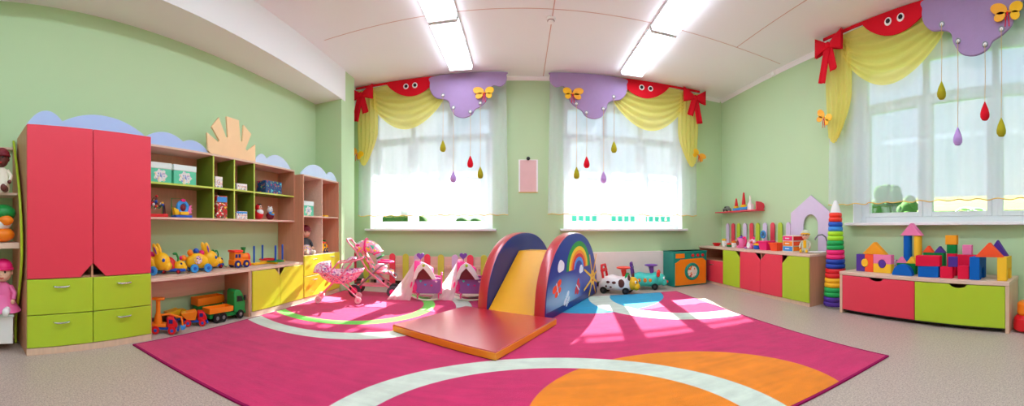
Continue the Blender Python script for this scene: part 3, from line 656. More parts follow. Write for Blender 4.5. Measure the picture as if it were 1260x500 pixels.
# activity ring toy
t = thing('activity_toy', 'colourful ring-shaped baby toy with wire frame in the lower cubby', 'toy', (-2.86, 2.07, 1.0545), pi/2)
MB().box(-.11, .09, -.05, .05, 0, .025).build('base', 'blue', t, .008)
MB().tube([(-.11, .03, .02), (-.11, .03, .19), (.05, .03, .19), (.05, .03, .02)], .005, 6).build('frame', 'green', t)
MB().torus((.0, 0, .10), .055, .022, 'y').build('ring', 'sky', t); MB().ball((0, 0, .10), (.04, .02, .04)).build('centre', 'maroon', t)
MB().prism([(-.10, .025), (-.03, .03), (-.06, .08), (-.12, .10)], 'y', -.02, .02).build('fin', 'yellow', t, .006); MB().prism([(.04, .03), (.11, .05), (.09, .07), (.12, .09), (.09, .10), (.11, .13), (.05, .10)], 'y', -.02, .02).build('fin', 'pink', t, .006)
MB().ball((.0, -.01, .17), (.03, .02, .018)).build('knob', 'hot_pink', t); MB().box(-.05, .05, -.045, -.02, .025, .06).build('block', 'yellow', t, .008)
def roly(label, y, s, hood, body, bib, ears=False):
    t = thing('roly_poly_doll', label, 'doll', (-2.86, y, 1.0545), pi/2, 'roly-poly dolls')
    MB().ball((0, 0, .06*s), (.06*s, .06*s, .06*s), 20).build('body', body, t)
    MB().ball((0, -.02*s, .085*s), (.048*s, .045*s, .04*s), 16).build('bib', bib, t)
    h = MB().ball((0, 0, .145*s), .043*s, 18).build('head', hood, t)
    f = MB().ball((0, -.016*s, .143*s), (.033*s, .031*s, .034*s), 16).build('face', 'skin' if not ears else 'white', h)
    for sx in (-1, 1):
        MB().ball((sx*.012*s, -.046*s, .148*s), .0055*s, 8).build('eye', 'black', h)
        if ears: MB().ball((sx*.03*s, 0, .185*s), (.016*s, .01*s, .016*s), 10).build('ear', hood, h)
    MB().tube([(-.010*s, -.046*s, .130*s), (0, -.048*s, .127*s), (.010*s, -.046*s, .130*s)], .003*s, 6).build('mouth', 'red', h)
    if not ears: MB().ball((0, -.012*s, .172*s), (.03*s, .028*s, .016*s), 12).build('hair', 'black', h)
    else: MB().ball((0, -.055*s, .10*s), (.035*s, .01*s, .012*s), 10).build('bow_tie', 'yellow', t)
roly('red and white roly-poly doll with hooded face, larger of the two', 3.185, 1.02, 'red', 'red', 'white')
roly('roly-poly bear doll in red and blue, smaller of the two', 3.40, .86, 'white', 'maroon', 'sky', True)
t = thing('flat_block', 'thin yellow block lying on the shelf of the narrow unit', 'block', (-2.68, 4.46, 1.1175), pi/2)
MB().box(-.05, .05, 0, .08, 0, .022).build('block_body', 'yellow', t, .004); MB().box(-.045, .045, .005, .075, .022, .024).build('top_face', 'vinyl_yellow', t, .001)
# wheels
def wheel(parent, x, y, z, r, w, mt, mh, name='wheel', hr=.56):
    o = MB().lathe([(r*(hr-.01), -w/2), (r*.92, -w/2), (r, -w/2+.2*w), (r, w/2-.2*w), (r*.92, w/2), (r*(hr-.01), w/2)], (x, y, z), 24, 'y').build(name, mt, parent)
    MB().lathe([(0, -w/2-.003), (r*.3, -w/2-.003), (r*hr, -w/2+.004), (r*hr, w/2-.004), (r*.3, w/2+.003), (0, w/2+.003)], (x, y, z), 20, 'y').build('hub', mh, o)
def bunny_car(label, loc, rz):
    t = thing('bunny_pull_toy', label, 'toy car', loc, rz, 'bunny pull toys')
    b = MB().loft([(-.155, .03, .075, .125), (-.14, .055, .05, .15), (-.08, .07, .035, .185), (-.02, .072, .035, .19), (.04, .068, .035, .165), (.07, .05, .045, .14)], 20).build('body', 'yellow', t, smooth=60)
    h = MB().ball((.10, 0, .125), (.082, .072, .084), 20).ball((.155, 0, .085), (.045, .05, .045), 14).build('head', 'yellow', t)
    for sy in (-1, 1):
        e = MB().at((.065, sy*.035, .20), 0, sy*-.12, -.32).ball((0, 0, .03), (.028, .016, .068), 14).build('ear', 'yellow', h)
        MB().at((.065, sy*.035, .20), 0, sy*-.12, -.32).ball((.0, sy*.008, .03), (.014, .010, .044), 12).build('inner_ear', 'violet', e)
        MB().ball((.14, sy*.056, .14), (.016, .014, .018), 10).build('eye', 'blue', h)
        MB().lathe([(.040, 0), (.038, .006), (0, .008)], (-.06, sy*.071-(.008 if sy < 0 else 0), .125), 22, 'y').build('printed_disc', 'toy_print', t)
        for x in (-.10, .045): wheel(t, x, sy*.075, .042, .042, .03, 'sky', 'blue')
    MB().ball((-.185, 0, .14), (.034, .03, .03), 12).build('tail', 'orange', t); MB().ball((-.212, 0, .142), (.016, .022, .022), 10).build('tail_tip', 'hot_pink', t)
    MB().ball((-.115, 0, .19), (.03, .03, .034), 12).build('bump', 'orange', t)
    MB().ball((-.05, 0, .205), .03, 14).build('ball', 'blue', t); MB().ball((.005, -.01, .185), .03, 14).build('ball', 'hot_pink', t)
def ladybird(label, loc, rz):
    t = thing('ladybird_pull_toy', label, 'toy car', loc, rz, 'ladybird pull toys')
    MB().loft([(-.12, .05, .02, .05), (-.10, .065, .015, .055), (.10, .065, .015, .055), (.135, .04, .02, .05)], 18, 3).build('chassis', 'blue', t)
    s = MB().ball((-.035, 0, .045), (.09, .07, .115), 20, 0, 90).build('shell', 'red', t)
    for q in ((-.08, .085), (-.02, .11), (.0, .07)):
        for sy in (-1, 1): 
            yy = .07*sqrt(max(.02, 1-((q[0]+.035)/.09)**2-((q[1]-.045)/.115)**2)); MB().ball((q[0], sy*yy, q[1]), (.016, .006, .018), 8).build('spot', 'black', s)
    h = MB().ball((.075, 0, .07), (.065, .062, .052), 18).ball((.12, 0, .055), (.03, .035, .028), 12).build('head', 'yellow', t)
    for sy in (-1, 1):
        MB().ball((.095, sy*.045, .095), (.012, .011, .014), 10).build('eye', 'navy', h)
        MB().tube([(.06, sy*.02, .115), (.062, sy*.025, .15), (.045, sy*.03, .185)], .007, 8).ball((.03, sy*.03, .188), (.02, .012, .012), 10).build('antenna', 'green', h)
        for x in (-.07, .07): wheel(t, x, sy*.06, .022, .022, .02, 'maroon', 'red')
    MB().tube([(.14, 0, .03), (.17, .01, .012), (.175, -.03, .005), (.15, -.05, .005)], .003, 6).build('pull_cord', 'brown', t)
zt = .519
bunny_car('yellow bunny pull toy half hidden by the wardrobe on the bench', (-2.875, 1.725, zt), radians(36))
ladybird('ladybird pull toy beside the half-hidden bunny on the bench', (-2.85, 1.935, zt), radians(50))
bunny_car('yellow bunny pull toy with blue wheels in the middle of the bench', (-2.785, 2.24, zt), radians(76))
ladybird('ladybird pull toy behind the middle bunny on the bench', (-2.945, 2.53, zt), radians(86))
def train(name, label, loc, rz, s=1.0, body='orange', front_='neon_red'):
    t = thing(name, label, 'toy train', loc, rz)
    MB().box(-.11*s, .11*s, -.055*s, .055*s, .03*s, .09*s).build('chassis', body, t, .008)
    cb = MB().box(-.10*s, .0, -.055*s, .055*s, .088*s, .17*s).build('cab', body, t, .006)
    for sy in (-1, 1):
        for x in (-.075, -.035): MB().box((x-.015)*s, (x+.015)*s, sy*.056*s-.001, sy*.056*s+.001, .11*s, .15*s).build('cab_window', 'navy', cb)
    MB().box(-.115*s, .012*s, -.065*s, .065*s, .168*s, .195*s).build('roof', front_, t, .012, seg=3)
    MB().lathe([(.048*s, 0), (.048*s, .09*s), (.03*s, .10*s), (0, .102*s)], (.0, 0, .11*s), 20, 'x').build('boiler', body, t)
    MB().lathe([(.052*s, 0), (.052*s, .02*s), (.03*s, .03*s), (0, .031*s)], (.095*s, 0, .105*s), 20, 'x').build('front_cap', front_, t)
    MB().lathe([(.018*s, 0), (.018*s, .03*s), (.028*s, .06*s), (.030*s, .075*s), (0, .075*s)], (.055*s, 0, .148*s), 16).build('funnel', 'green', t)
    for x in (-.06, .055):
        for sy in (-1, 1): wheel(t, x*s, sy*.058*s, .042*s, .042*s, .018*s, 'navy', 'yellow')
    MB().prism([(.10*s, .015*s), (.135*s, .015*s), (.115*s, .07*s), (.10*s, .07*s)], 'y', -.05*s, .05*s).build('cow_catcher', front_, t, .004)
train('toy_train', 'orange toy train with red roof and green funnel on the bench', (-2.80, 2.80, zt), radians(80), 1.0)
train('toy_engine', 'small yellow and red toy engine in the narrow shelf unit', (-2.74, 4.46, .5975), radians(100), .82, 'yellow')
# ring toss
t = thing('ring_toss', 'yellow ring-toss cross with four blue pegs on the low cupboard', 'game', (-2.845, 3.36, zt), pi/2)
MB().box(-.30, .30, -.025, .025, .0, .028).build('cross_bar', 'yellow', t, .008); MB().box(-.025, .025, -.13, -.025, .0, .028).box(-.025, .025, .025, .13, .0, .028).build('cross_bar', 'yellow', t, .008)
for x, y in ((-.27, 0), (.27, 0), (0, .105), (0, -.105)): MB().cyl((x, y, .028), (x, y, .215), .012, n=14).ball((x, y, .215), .012, 10).build('peg', 'blue', t)
for mm_, x, y, z, lab in (('green', .0, -.105, .037, 'green throwing ring around a peg of the ring toss'), ('red', -.0, .02, .05, 'red throwing ring lying behind on the ring toss')):
    p = Vector((-2.845-y, 3.36+x, zt+z)); r_ = tag(MB().torus((0, 0, 0), .10, .009).build('throwing_ring', mm_, None), lab, 'ring', 'throwing rings'); r_.location = p
# trucks under the bench
def dump_truck(label, loc, rz, s=1.0, bucket='orange', cab='red', ch='blue', wh='red', tall=False, nm='toy_dump_truck'):
    t = thing(nm, label, 'toy truck', loc, rz)
    MB().box(-.15*s, .13*s, -.045*s, .045*s, .045*s, .075*s).build('chassis', ch, t, .005)
    for x in (-.10, .085):
        for sy in (-1, 1): wheel(t, x*s, sy*.062*s, .045*s, .045*s, .035*s, wh, ch)
    cb = MB().prism([(.03*s, .075*s), (.145*s, .075*s), (.145*s, .12*s), (.105*s, .185*s), (.03*s, .185*s)], 'y', -.06*s, .06*s).build('cab', cab, t, .008)
    MB().prism([(.147*s, .125*s), (.109*s, .18*s), (.107*s, .178*s), (.144*s, .124*s)], 'y', -.045*s, .045*s).build('windscreen', 'navy', cb)
    for sy in (-1, 1): MB().box(.05*s, .095*s, sy*.0605*s-.001, sy*.0605*s+.001, .12*s, .165*s).build('side_window', 'navy', cb)
    MB().box(.14*s, .165*s, -.062*s, .062*s, .035*s, .065*s).build('bumper', ch, t, .006)
    if not tall:
        b = MB().prism([(-.19*s, .16*s), (-.11*s, .08*s), (.0, .08*s), (.022*s, .185*s), (.0, .20*s)], 'y', -.068*s, .068*s).build('tipper_bucket', bucket, t, .006)
        MB().prism([(-.175*s, .168*s), (.005*s, .19*s), (.0, .1*s), (-.10*s, .1*s)], 'y', -.060*s, .060*s).build('load', 'vinyl_yellow', b)
    else:
        MB().box(-.15*s, .02*s, -.055*s, .055*s, .075*s, .11*s).build('deck', bucket, t, .006)
        MB().lathe([(.05*s, 0), (.04*s, .08*s), (.026*s, .12*s), (.026*s, .27*s)], (-.075*s, 0, .11*s), 18).build('turret', bucket, t)
        MB().box(-.145*s, .0*s, -.045*s, .045*s, .375*s, .40*s).build('cross_arm', bucket, t, .008)
        MB().tube([(-.06*s, 0, .20*s), (.06*s, -.03*s, .22*s), (.19*s, -.04*s, .19*s), (.205*s, -.04*s, .10*s)], .012*s, 8).build('boom', bucket, t)
        MB().prism([(.18*s, .10*s), (.24*s, .10*s), (.23*s, .06*s), (.19*s, .05*s)], 'y', -.07*s, -.0*s).build('scoop', 'sky', t, .004)
dump_truck('red-cabbed digger truck with orange turret in front under the bench', (-2.72, 1.77, .002), radians(52), .80, tall=True, nm='toy_digger')
dump_truck('toy truck with yellow and blue top behind the digger', (-2.93, 2.06, .002), radians(80), .74, 'yellow', 'yellow', 'blue', 'red', nm='toy_loader')
dump_truck('toy dump truck with orange bucket and red cab beside the lorry', (-2.76, 2.15, .002), radians(58), .76)
L = thing('toy_lorry', 'large green toy lorry with orange flat bed under the bench', 'toy truck', (-2.735, 2.53, .002), radians(84)); L.scale = (.9, .9, .95)
MB().box(-.25, .22, -.055, .055, .045, .085).build('chassis', 'green', L, .005)
cb = MB().prism([(.075, .07), (.235, .07), (.24, .17), (.20, .27), (.165, .315), (.10, .325), (.075, .30)], 'y', -.075, .075).build('cab', 'green', L, .012, seg=3)
MB().prism([(.242, .18), (.206, .262), (.202, .260), (.238, .178)], 'y', -.06, .06).build('windscreen', 'black', cb)
for sy in (-1, 1): MB().prism([(.11, .19), (.205, .19), (.185, .25), (.11, .255)], 'y', sy*.0755-.001, sy*.0755+.001).build('side_window', 'black', cb); MB().box(.21, .235, sy*.085-.01, sy*.085+.01, .20, .255).build('mirror', 'black', cb, .003)
MB().box(.225, .25, -.07, .07, .05, .09).build('bumper', 'green', L, .006)
bd = MB().box(-.27, .06, -.075, .075, .10, .112).box(-.27, .06, -.075, -.065, .112, .155).box(-.27, .06, .065, .075, .112, .155).box(-.27, -.26, -.065, .065, .112, .155).box(.05, .06, -.065, .065, .112, .155).build('flat_bed', 'orange', L, .002)
MB().box(-.27, .06, -.05, .05, .084, .10).build('bed_support', 'green', L)
for x in (-.17, -.085, .16):
    for sy in (-1, 1): wheel(L, x, sy*.07, .05, .05, .035, 'black', 'steel')
L = thing('toy_trailer', 'orange and green toy trailer standing behind the green lorry', 'toy truck', (-2.945, 2.47, .002), radians(88)); L.scale = (.9, .9, .95)
MB().box(-.18, .18, -.05, .05, .05, .15).build('chassis', 'green', L, .005)
MB().box(-.20, .20, -.07, .07, .15, .165).box(-.20, .20, -.07, -.06, .165, .235).box(-.20, .20, .06, .07, .165, .235).box(-.20, -.19, -.06, .06, .165, .235).box(.19, .20, -.06, .06, .165, .235).build('flat_bed', 'orange', L, .002)
MB().tube([(.18, 0, .07), (.27, 0, .05)], .01, 8).build('tow_bar', 'black', L)
for x in (-.12, -.04, .12):
    for sy in (-1, 1): wheel(L, x, sy*.065, .05, .05, .03, 'black', 'steel')
# dolls
def doll(label, loc, rz, h, top, legs, hat=None, hair='brown', skin='skin', sit=True, skirt=None, hatc=None, nm='doll'):
    """soft doll h tall when sitting; faces local -y"""
    t = thing(nm, label, 'doll', loc, rz); s = h
    b = MB().loft([(.0, .16*s, -.13*s, .13*s), (.10*s, .19*s, -.15*s, .14*s), (.32*s, .17*s, -.11*s, .11*s), (.50*s, .14*s, -.08*s, .08*s), (.56*s, .06*s, -.05*s, .05*s)], 18, 2.2)
    b.v = [(y, -z, x) for x, y, z in b.v]; b.build('torso', top, t)
    hd = MB().ball((0, -.01*s, .74*s), (.165*s, .16*s, .18*s), 20).ball((0, -.165*s, .71*s), (.025*s, .025*s, .022*s), 8).ball((0, -.10*s, .67*s), (.11*s, .07*s, .08*s), 12).build('head', skin, t)
    for sx in (-1, 1):
        MB().ball((sx*.065*s, -.15*s, .76*s), (.022*s, .012*s, .026*s), 8).build('eye', 'black', hd)
        MB().ball((sx*.165*s, 0, .73*s), (.025*s, .03*s, .045*s), 8).build('ear', skin, hd)
    MB().tube([(-.045*s, -.162*s, .655*s), (0, -.172*s, .642*s), (.045*s, -.162*s, .655*s)], .009*s, 6).build('mouth', 'red', hd)
    MB().ball((0, .025*s, .78*s), (.175*s, .165*s, .165*s), 18).build('hair', hair, hd)
    if hat: MB().ball((0, .0, .83*s), (.19*s, .185*s, .17*s), 18, -8, 90).torus((0, -.0, .81*s), .185*s, .022*s).build('hat', hat, hd)
    for sx in (-1, 1):
        a = MB().tube([(sx*.13*s, 0, .48*s), (sx*.22*s, -.03*s, .36*s), (sx*.22*s, -.12*s, .25*s)], [.055*s, .05*s, .042*s], 10).build('arm', top, t)
        MB().ball((sx*.215*s, -.15*s, .22*s), (.045*s, .05*s, .045*s), 10).build('hand', skin, a)
        l = MB().tube([(sx*.09*s, -.03*s, .075*s), (sx*.12*s, -.2*s, .08*s), (sx*.13*s, -.36*s, .065*s)], [.08*s, .072*s, .06*s], 10).build('leg', legs, t)
        MB().ball((sx*.13*s, -.40*s, .078*s), (.06*s, .05*s, .078*s), 10).build('foot', hatc or legs, l)
    if skirt: MB().lathe([(.12*s, .32*s), (.24*s, .18*s), (.34*s, .03*s), (.30*s, .02*s), (.1*s, .2*s)], n=24).build('skirt', skirt, t)
    return t
doll('seated doll in dark red cap and white coat, top of the corner shelf', (-2.82, .34, 1.231), radians(70), .36, 'cream', 'brown', 'maroon', 'black', 'brown')
doll('doll in pink dress and pink hat sitting on the white box of the corner shelf', (-2.82, .355, .291), radians(70), .42, 'pink', 'white', 'hot_pink', 'brown', skirt='pink')
doll('doll in black and white with a red head in the narrow shelf unit', (-2.79, 4.07, .598), radians(62), .40, 'dark_grey', 'cream', 'maroon', 'brown', skirt='toy_print')
t = thing('storage_bin', 'white storage box on the bottom of the corner shelf under the pink doll', 'box', (-2.72, .28, .061), pi/2); MB().box(-.16, .14, -.0, .22, 0, .21).build('bin_body', 'white', t, .006); MB().box(-.165, .145, -.005, .225, .21, .228).build('lid', 'mint_white', t, .004)
t = thing('plush_toy', 'plump green, white and orange plush toy on the middle board of the corner shelf', 'soft toy', (-2.80, .345, .841), pi/2)
MB().ball((0, 0, .06), (.10, .09, .06), 16).build('body', 'orange', t); MB().ball((-.02, 0, .15), (.10, .09, .06), 16).build('body', 'white', t); MB().ball((0, 0, .23), (.11, .09, .07), 16).build('leaf_crown', 'green', t); MB().ball((.02, -.07, .17), (.06, .03, .04), 12).build('face', 'orange', t)
# ------------------------------------------------------------------ soft-play slide and mat on the carpet
SB = (-.172, 2.517); SR = radians(-29.07); zc_ = .0125
mt = thing('play_mat', 'thick red play mat with orange edges at the foot of the slide', 'mat', (SB[0], SB[1], zc_), SR)
MB().box(-1.10, 0, 0, 1.075, .054, .064).build('top_cover', 'vinyl_red', mt, .008)
MB().box(-1.103, .003, -.003, 1.078, .004, .056).build('side_band', 'vinyl_orange', mt, .004)
MB().box(-1.095, -.005, .005, 1.07, 0, .004).build('underside', 'black', mt)
sl_ = thing('soft_play_slide', 'blue and red padded slide with a rainbow side and yellow ramp', 'slide', (SB[0], SB[1], zc_), SR)
LY, HP = 1.80, .885
def dome(n=44, e=2.25, inset=0.0):
    pts = []
    for i in range(n+1):
        a = pi*i/n; c_, s_ = -cos(a), sin(a)
        pts.append((1.092+LY/2+(LY/2-inset)*math.copysign(abs(c_)**(2/e), c_), (HP-inset)*abs(s_)**(2/e)))
    return pts
sides = []
for nm, x0, x1 in (('side_panel', -.95, -.825), ('side_panel', -.255, -.13)):
    sp = MB().prism(dome(inset=.006), 'x', x0, x1).build(nm, 'vinyl_blue', sl_, .010, 30, 3)
    o_ = dome(); i_ = dome(inset=.004); m = MB(); n = len(o_)
    vs_ = [(x0+.012, y, z) for y, z in o_]+[(x1-.012, y, z) for y, z in o_]+[(x0+.004, y, z) for y, z in i_]+[(x1-.004, y, z) for y, z in i_]
    fs_ = []
    for i in range(n-1): fs_ += [(i, i+1, n+i+1, n+i), (i, 2*n+i, 2*n+i+1, i+1), (n+i, n+i+1, 3*n+i+1, 3*n+i)]
    m.add(vs_, fs_); m.build('edge_band', 'vinyl_red', sp, 0, 60)
    sides.append(sp)
y0 = 1.094
rp_ = MB().prism([(y0, 0), (y0, .035), (y0+.70, .66), (y0+1.0, .66), (y0+1.0, .44), (y0+1.28, .44), (y0+1.28, .22), (y0+1.55, .22), (y0+1.55, 0)], 'x', -.822, -.258).build('ramp', 'vinyl_yellow', sl_, .012, 30, 3)
t_ = NT('sky_print'); b_ = bsdf(t_, .28, .5); tc_ = t_.n('ShaderNodeTexCoord'); sp0 = t_.n('ShaderNodeSeparateXYZ'); t_.l(tc_.outputs['Object'], sp0.inputs[0])
f_ = t_.math('SUBTRACT', 1.0, t_.math('MULTIPLY', t_.math('SQRT', t_.math('ADD', t_.math('POWER', t_.math('MULTIPLY', t_.math('SUBTRACT', sp0.outputs[1], 1.58), 1.1), 2.0), t_.math('POWER', t_.math('MULTIPLY', t_.math('SUBTRACT', sp0.outputs[2], .16), 2.6), 2.0))), 1.35), True)
t_.l(t_.mix(f_, rgb((26, 58, 158)), rgb((150, 205, 235))), b_.inputs[0]); t_.l(b_.outputs[0], t_.out.inputs[0]); MATS['sky_print'] = t_.m
# pictures on the outer side of the right panel
art = sides[1]; XO = -.1295
for n_, c in (('art_green', (30, 160, 70)), ('art_yellow', (250, 214, 40)), ('art_orange', (250, 140, 30)), ('art_red', (220, 30, 40)), ('art_sky', (60, 150, 230)), ('art_white', (232, 240, 250)), ('art_sun', (250, 196, 40)), ('art_light', (120, 170, 230))): mat(n_, c, .35, .4, .03)
def decal(name, pts, m_, lift=0): return MB().prism([(1.092+y, z) for y, z in pts], 'x', XO+.0002, XO+.0014+lift).build(name, m_, art, 0, 40)
MB().prism([(y, z) for y, z in dome(inset=.022)][1:-1], 'x', XO-.001, XO).build('printed_sky', 'sky_print', art, 0, 40)
yc, zb_ = 1.0, .44
for k, (r0, r1, m_) in enumerate(((.425, .345, 'art_green'), (.345, .285, 'art_yellow'), (.285, .235, 'art_orange'), (.235, .18, 'art_red'), (.18, .125, 'art_sky'))):
    vz = .80
    decal('rainbow_band', [(yc+r0*cos(pi*i/28), zb_+vz*r0*sin(pi*i/28)) for i in range(29)]+[(yc+r1*cos(pi-pi*i/28), zb_+vz*r1*sin(pi-pi*i/28)) for i in range(29)], m_)
sy_, sz_ = 1.57, .25
for k in range(8):
    a = k*pi/4+.35; L0, L1, wd_ = .085, .40, .018
    dy, dz = cos(a), sin(a)*.88
    p0 = (sy_+L0*dy, sz_+L0*dz); p1 = (sy_+L1*dy, max(.02, sz_+L1*dz))
    if abs(p1[0]-1.8) < .02 or p1[0] > 1.78: p1 = (1.77, sz_+(L1*.62)*dz)
    nx, nz = -sin(a), cos(a)
    decal('sun_ray', [(p0[0]+nx*wd_, p0[1]+nz*wd_), (p0[0]-nx*wd_, p0[1]-nz*wd_), (p1[0]-nx*wd_*.8, p1[1]-nz*wd_*.8), (p1[0]+nx*wd_*.8, p1[1]+nz*wd_*.8)], 'art_sun')
decal('sun_face', arc(sy_, sz_, .10, 0, 345, 23, .10), 'art_sun', .0006)
for q in (-.035, .035): decal('sun_eye', arc(sy_+q, sz_+.025, .012, 0, 330, 11), 'art_red', .0012)
decal('sun_mouth', [(sy_-.04, sz_-.025), (sy_+.04, sz_-.025), (sy_+.02, sz_-.05), (sy_-.02, sz_-.05)], 'art_red', .0012)
def puff(y, z, r): decal('cloud', spline([(y-r, z-.3*r), (y-.8*r, z+.35*r), (y-.25*r, z+.75*r), (y+.4*r, z+.6*r), (y+.95*r, z+.2*r), (y+.8*r, z-.45*r), (y+.1*r, z-.6*r), (y-.6*r, z-.65*r)], 4), 'art_white')
puff(.42, .52, .095); puff(1.09, .42, .075)
def bfly(y, z, r, m_, a0):
    for s_ in (-1, 1):
        for (dy, dz, ry, rz_) in ((.75, .45, .75, .42), (.55, -.4, .5, .34)):
            pts = []
            for i in range(16):
                u, v = s_*(dy+ry*cos(i*pi/8)), dz+rz_*sin(i*pi/8)
                pts.append((y+r*(u*cos(a0)-v*sin(a0)), z+r*(u*sin(a0)+v*cos(a0))))
            decal('butterfly', pts, m_)
    decal('butterfly_body', [(y+r*(u*cos(a0)-v*sin(a0)), z+r*(u*sin(a0)+v*cos(a0))) for u, v in ((-.1, -.8), (.1, -.8), (.12, .9), (-.12, .9))], 'art_white', .0006)
bfly(.32, .28, .085, 'foam_vermilion', .4); bfly(.96, .205, .075, 'art_red', .9); bfly(.60, .12, .07, 'art_white', .7)

# ------------------------------------------------------------------ dolls' prams
speckle('pram_print', (246, 206, 224), ((222, 120, 180), (250, 244, 248), (150, 110, 180), (230, 60, 130)), (26, 30, 34, 40))
speckle('stroller_print', (246, 150, 192), ((236, 40, 130), (252, 236, 244), (60, 190, 150), (250, 200, 60)), (16, 20, 22, 26))
mat('frame_pink', (240, 130, 160), .35); mat('wheel_rose', (240, 176, 190), .5)
P = thing('dolls_pram', 'low dolls pram with printed pink seat on crossed pink legs', 'doll pram', (-2.235, 4.05, zc_), radians(24))
def hull(i, j):
    a = -1+2*i; v = -1+2*j; q = max(0, 1-abs(a)**3.0)
    return (a*.31, .135*sin(v*pi/2)*(q**.5*.75+.25), .40+.03*a*a-.165*q*(cos(v*pi/2)**.7))
sh_ = MB().grid(hull, 24, 14).build('seat', 'pram_print', P, 0, 180); sd = sh_.modifiers.new('thick', 'SOLIDIFY'); sd.thickness = .012
hd_ = MB().grid(lambda i, j: (-.12-.21*sin(pi*.5*i), -.14*cos(pi*j)*(1-.25*i*i), .37+.15*sin(pi*j)*cos(pi*.5*i*.8)), 10, 16).build('hood', 'pram_print', P, 0, 180); sd = hd_.modifiers.new('thick', 'SOLIDIFY'); sd.thickness = .008
bk = MB().grid(lambda i, j: (.02+.20*i, -.12+.24*j, .40+.16*sin(pi*i*.62)**.7+.02*sin(pi*j)), 12, 8).build('back_cover', 'pram_print', P, 0, 180); sd = bk.modifiers.new('thick', 'SOLIDIFY'); sd.thickness = .008
for sy in (-1, 1):
    MB().tube([(-.26, sy*.15, .06), (-.10, sy*.15, .22), (.06, sy*.145, .38), (.16, sy*.14, .50)], .009, 8).build('frame_tube', 'frame_pink', P)
    MB().tube([(.24, sy*.15, .06), (.10, sy*.15, .20), (-.02, sy*.15, .30), (-.17, sy*.15, .38)], .009, 8).build('frame_tube', 'frame_pink', P)
    MB().tube([(-.30, sy*.135, .385), (0, sy*.14, .33), (.31, sy*.13, .40)], .008, 8).build('rim_tube', 'frame_pink', P)
    for x in (-.26, .24):
        for k in (-1, 1): wheel(P, x, sy*.15+k*.022, .042, .042, .024, 'wheel_rose', 'frame_pink')
    MB().tube([(-.16, sy*.14, .33), (-.02, sy*.14, .50), (.16, sy*.14, .52), (.30, sy*.12, .56)], .009, 8).build('handle_arm', 'frame_pink', P)
MB().tube([(.30, -.12, .56), (.30, .12, .56)], .012, 8).build('handle_grip', 'hot_pink', P)
MB().tube([(-.02, -.14, .50), (-.02, .14, .50)], .008, 8).build('cross_tube', 'frame_pink', P)
Q = thing('dolls_stroller', 'tall dolls stroller with pink printed canopy and dark pink wheels', 'doll stroller', (-1.985, 4.62, zc_), radians(14))
for sy in (-1, 1):
    MB().tube([(-.36, sy*.15, .76), (-.25, sy*.15, .64), (-.08, sy*.15, .36), (.12, sy*.15, .20), (.26, sy*.14, .10)], .012, 8).build('frame_tube', 'frame_pink', Q)
    MB().tube([(-.26, sy*.15, .09), (-.12, sy*.15, .22), (.10, sy*.15, .42), (.20, sy*.15, .46)], .011, 8).build('frame_tube', 'steel', Q)
    wheel(Q, -.26, sy*.165, .085, .085, .04, 'dark_grey', 'hot_pink', hr=.78)
    wheel(Q, .26, sy*.15, .075, .075, .03, 'dark_grey', 'hot_pink', hr=.76); wheel(Q, .26, sy*.15-.05*sy, .075, .075, .03, 'dark_grey', 'hot_pink', hr=.76)
MB().tube([(-.36, -.15, .76), (-.375, -.10, .785), (-.375, .10, .785), (-.36, .15, .76)], .016, 8).build('handle_grip', 'frame_pink', Q)
st = MB().grid(lambda i, j: ((-.16+.36*i if i < .5 else .02+.30*(i-.5)/.5*.8), -.13+.26*j, (.62-.52*i if i < .5 else .36-.03*(i-.5))-.03*sin(pi*j)), 20, 8).build('seat', 'stroller_print', Q, 0, 60); sd = st.modifiers.new('thick', 'SOLIDIFY'); sd.thickness = .025
cn = MB().grid(lambda i, j: (-.10-.02+.23*sin(radians(-48+122*i))*(.55+.45*sin(pi*j)), -.155*cos(pi*j), .53+.03+.215*cos(radians(-48+122*i))*(.25+.75*sin(pi*j)**.6)), 16, 14).build('canopy', 'stroller_print', Q, 0, 180); sd = cn.modifiers.new('thick', 'SOLIDIFY'); sd.thickness = .010
MB().tube([(-.12+.235*sin(radians(74))*(.55+.45*sin(pi*j/14)), -.16*cos(pi*j/14), .56+.22*cos(radians(74))*(.25+.75*sin(pi*j/14)**.6)) for j in range(15)], .014, 8).build('canopy_edge', 'hot_pink', cn)
MB().tube([(-.12, -.16*cos(pi*j/14), .57+.225*(.25+.75*sin(pi*j/14)**.6)) for j in range(15)], .013, 8).build('canopy_edge', 'hot_pink', cn)
MB().tube([(.06, -.15, .48), (.22, -.13, .47), (.26, 0, .47), (.22, .13, .47), (.06, .15, .48)], .016, 8).build('safety_bar', 'hot_pink', Q)
MB().tube([(.04, -.1, .52), (.10, -.06, .55), (.12, 0, .56), (.10, .06, .55), (.04, .1, .52)], .014, 8).build('toy_arch', 'green', Q)
bs = MB().box(-.18, .16, -.13, .13, .14, .155).box(-.18, -.17, -.13, .13, .155, .22).box(.15, .16, -.13, .13, .155, .22).build('basket', 'frame_pink', Q, .006)
MB().ball((.09, -.04, .40), (.09, .08, .05), 14).build('cushion', 'pale_pink', Q)
MB().tube([(.20, -.15, .36), (.30, -.13, .26), (.30, .13, .26), (.20, .15, .36)], .010, 8).build('foot_rest', 'steel', Q)

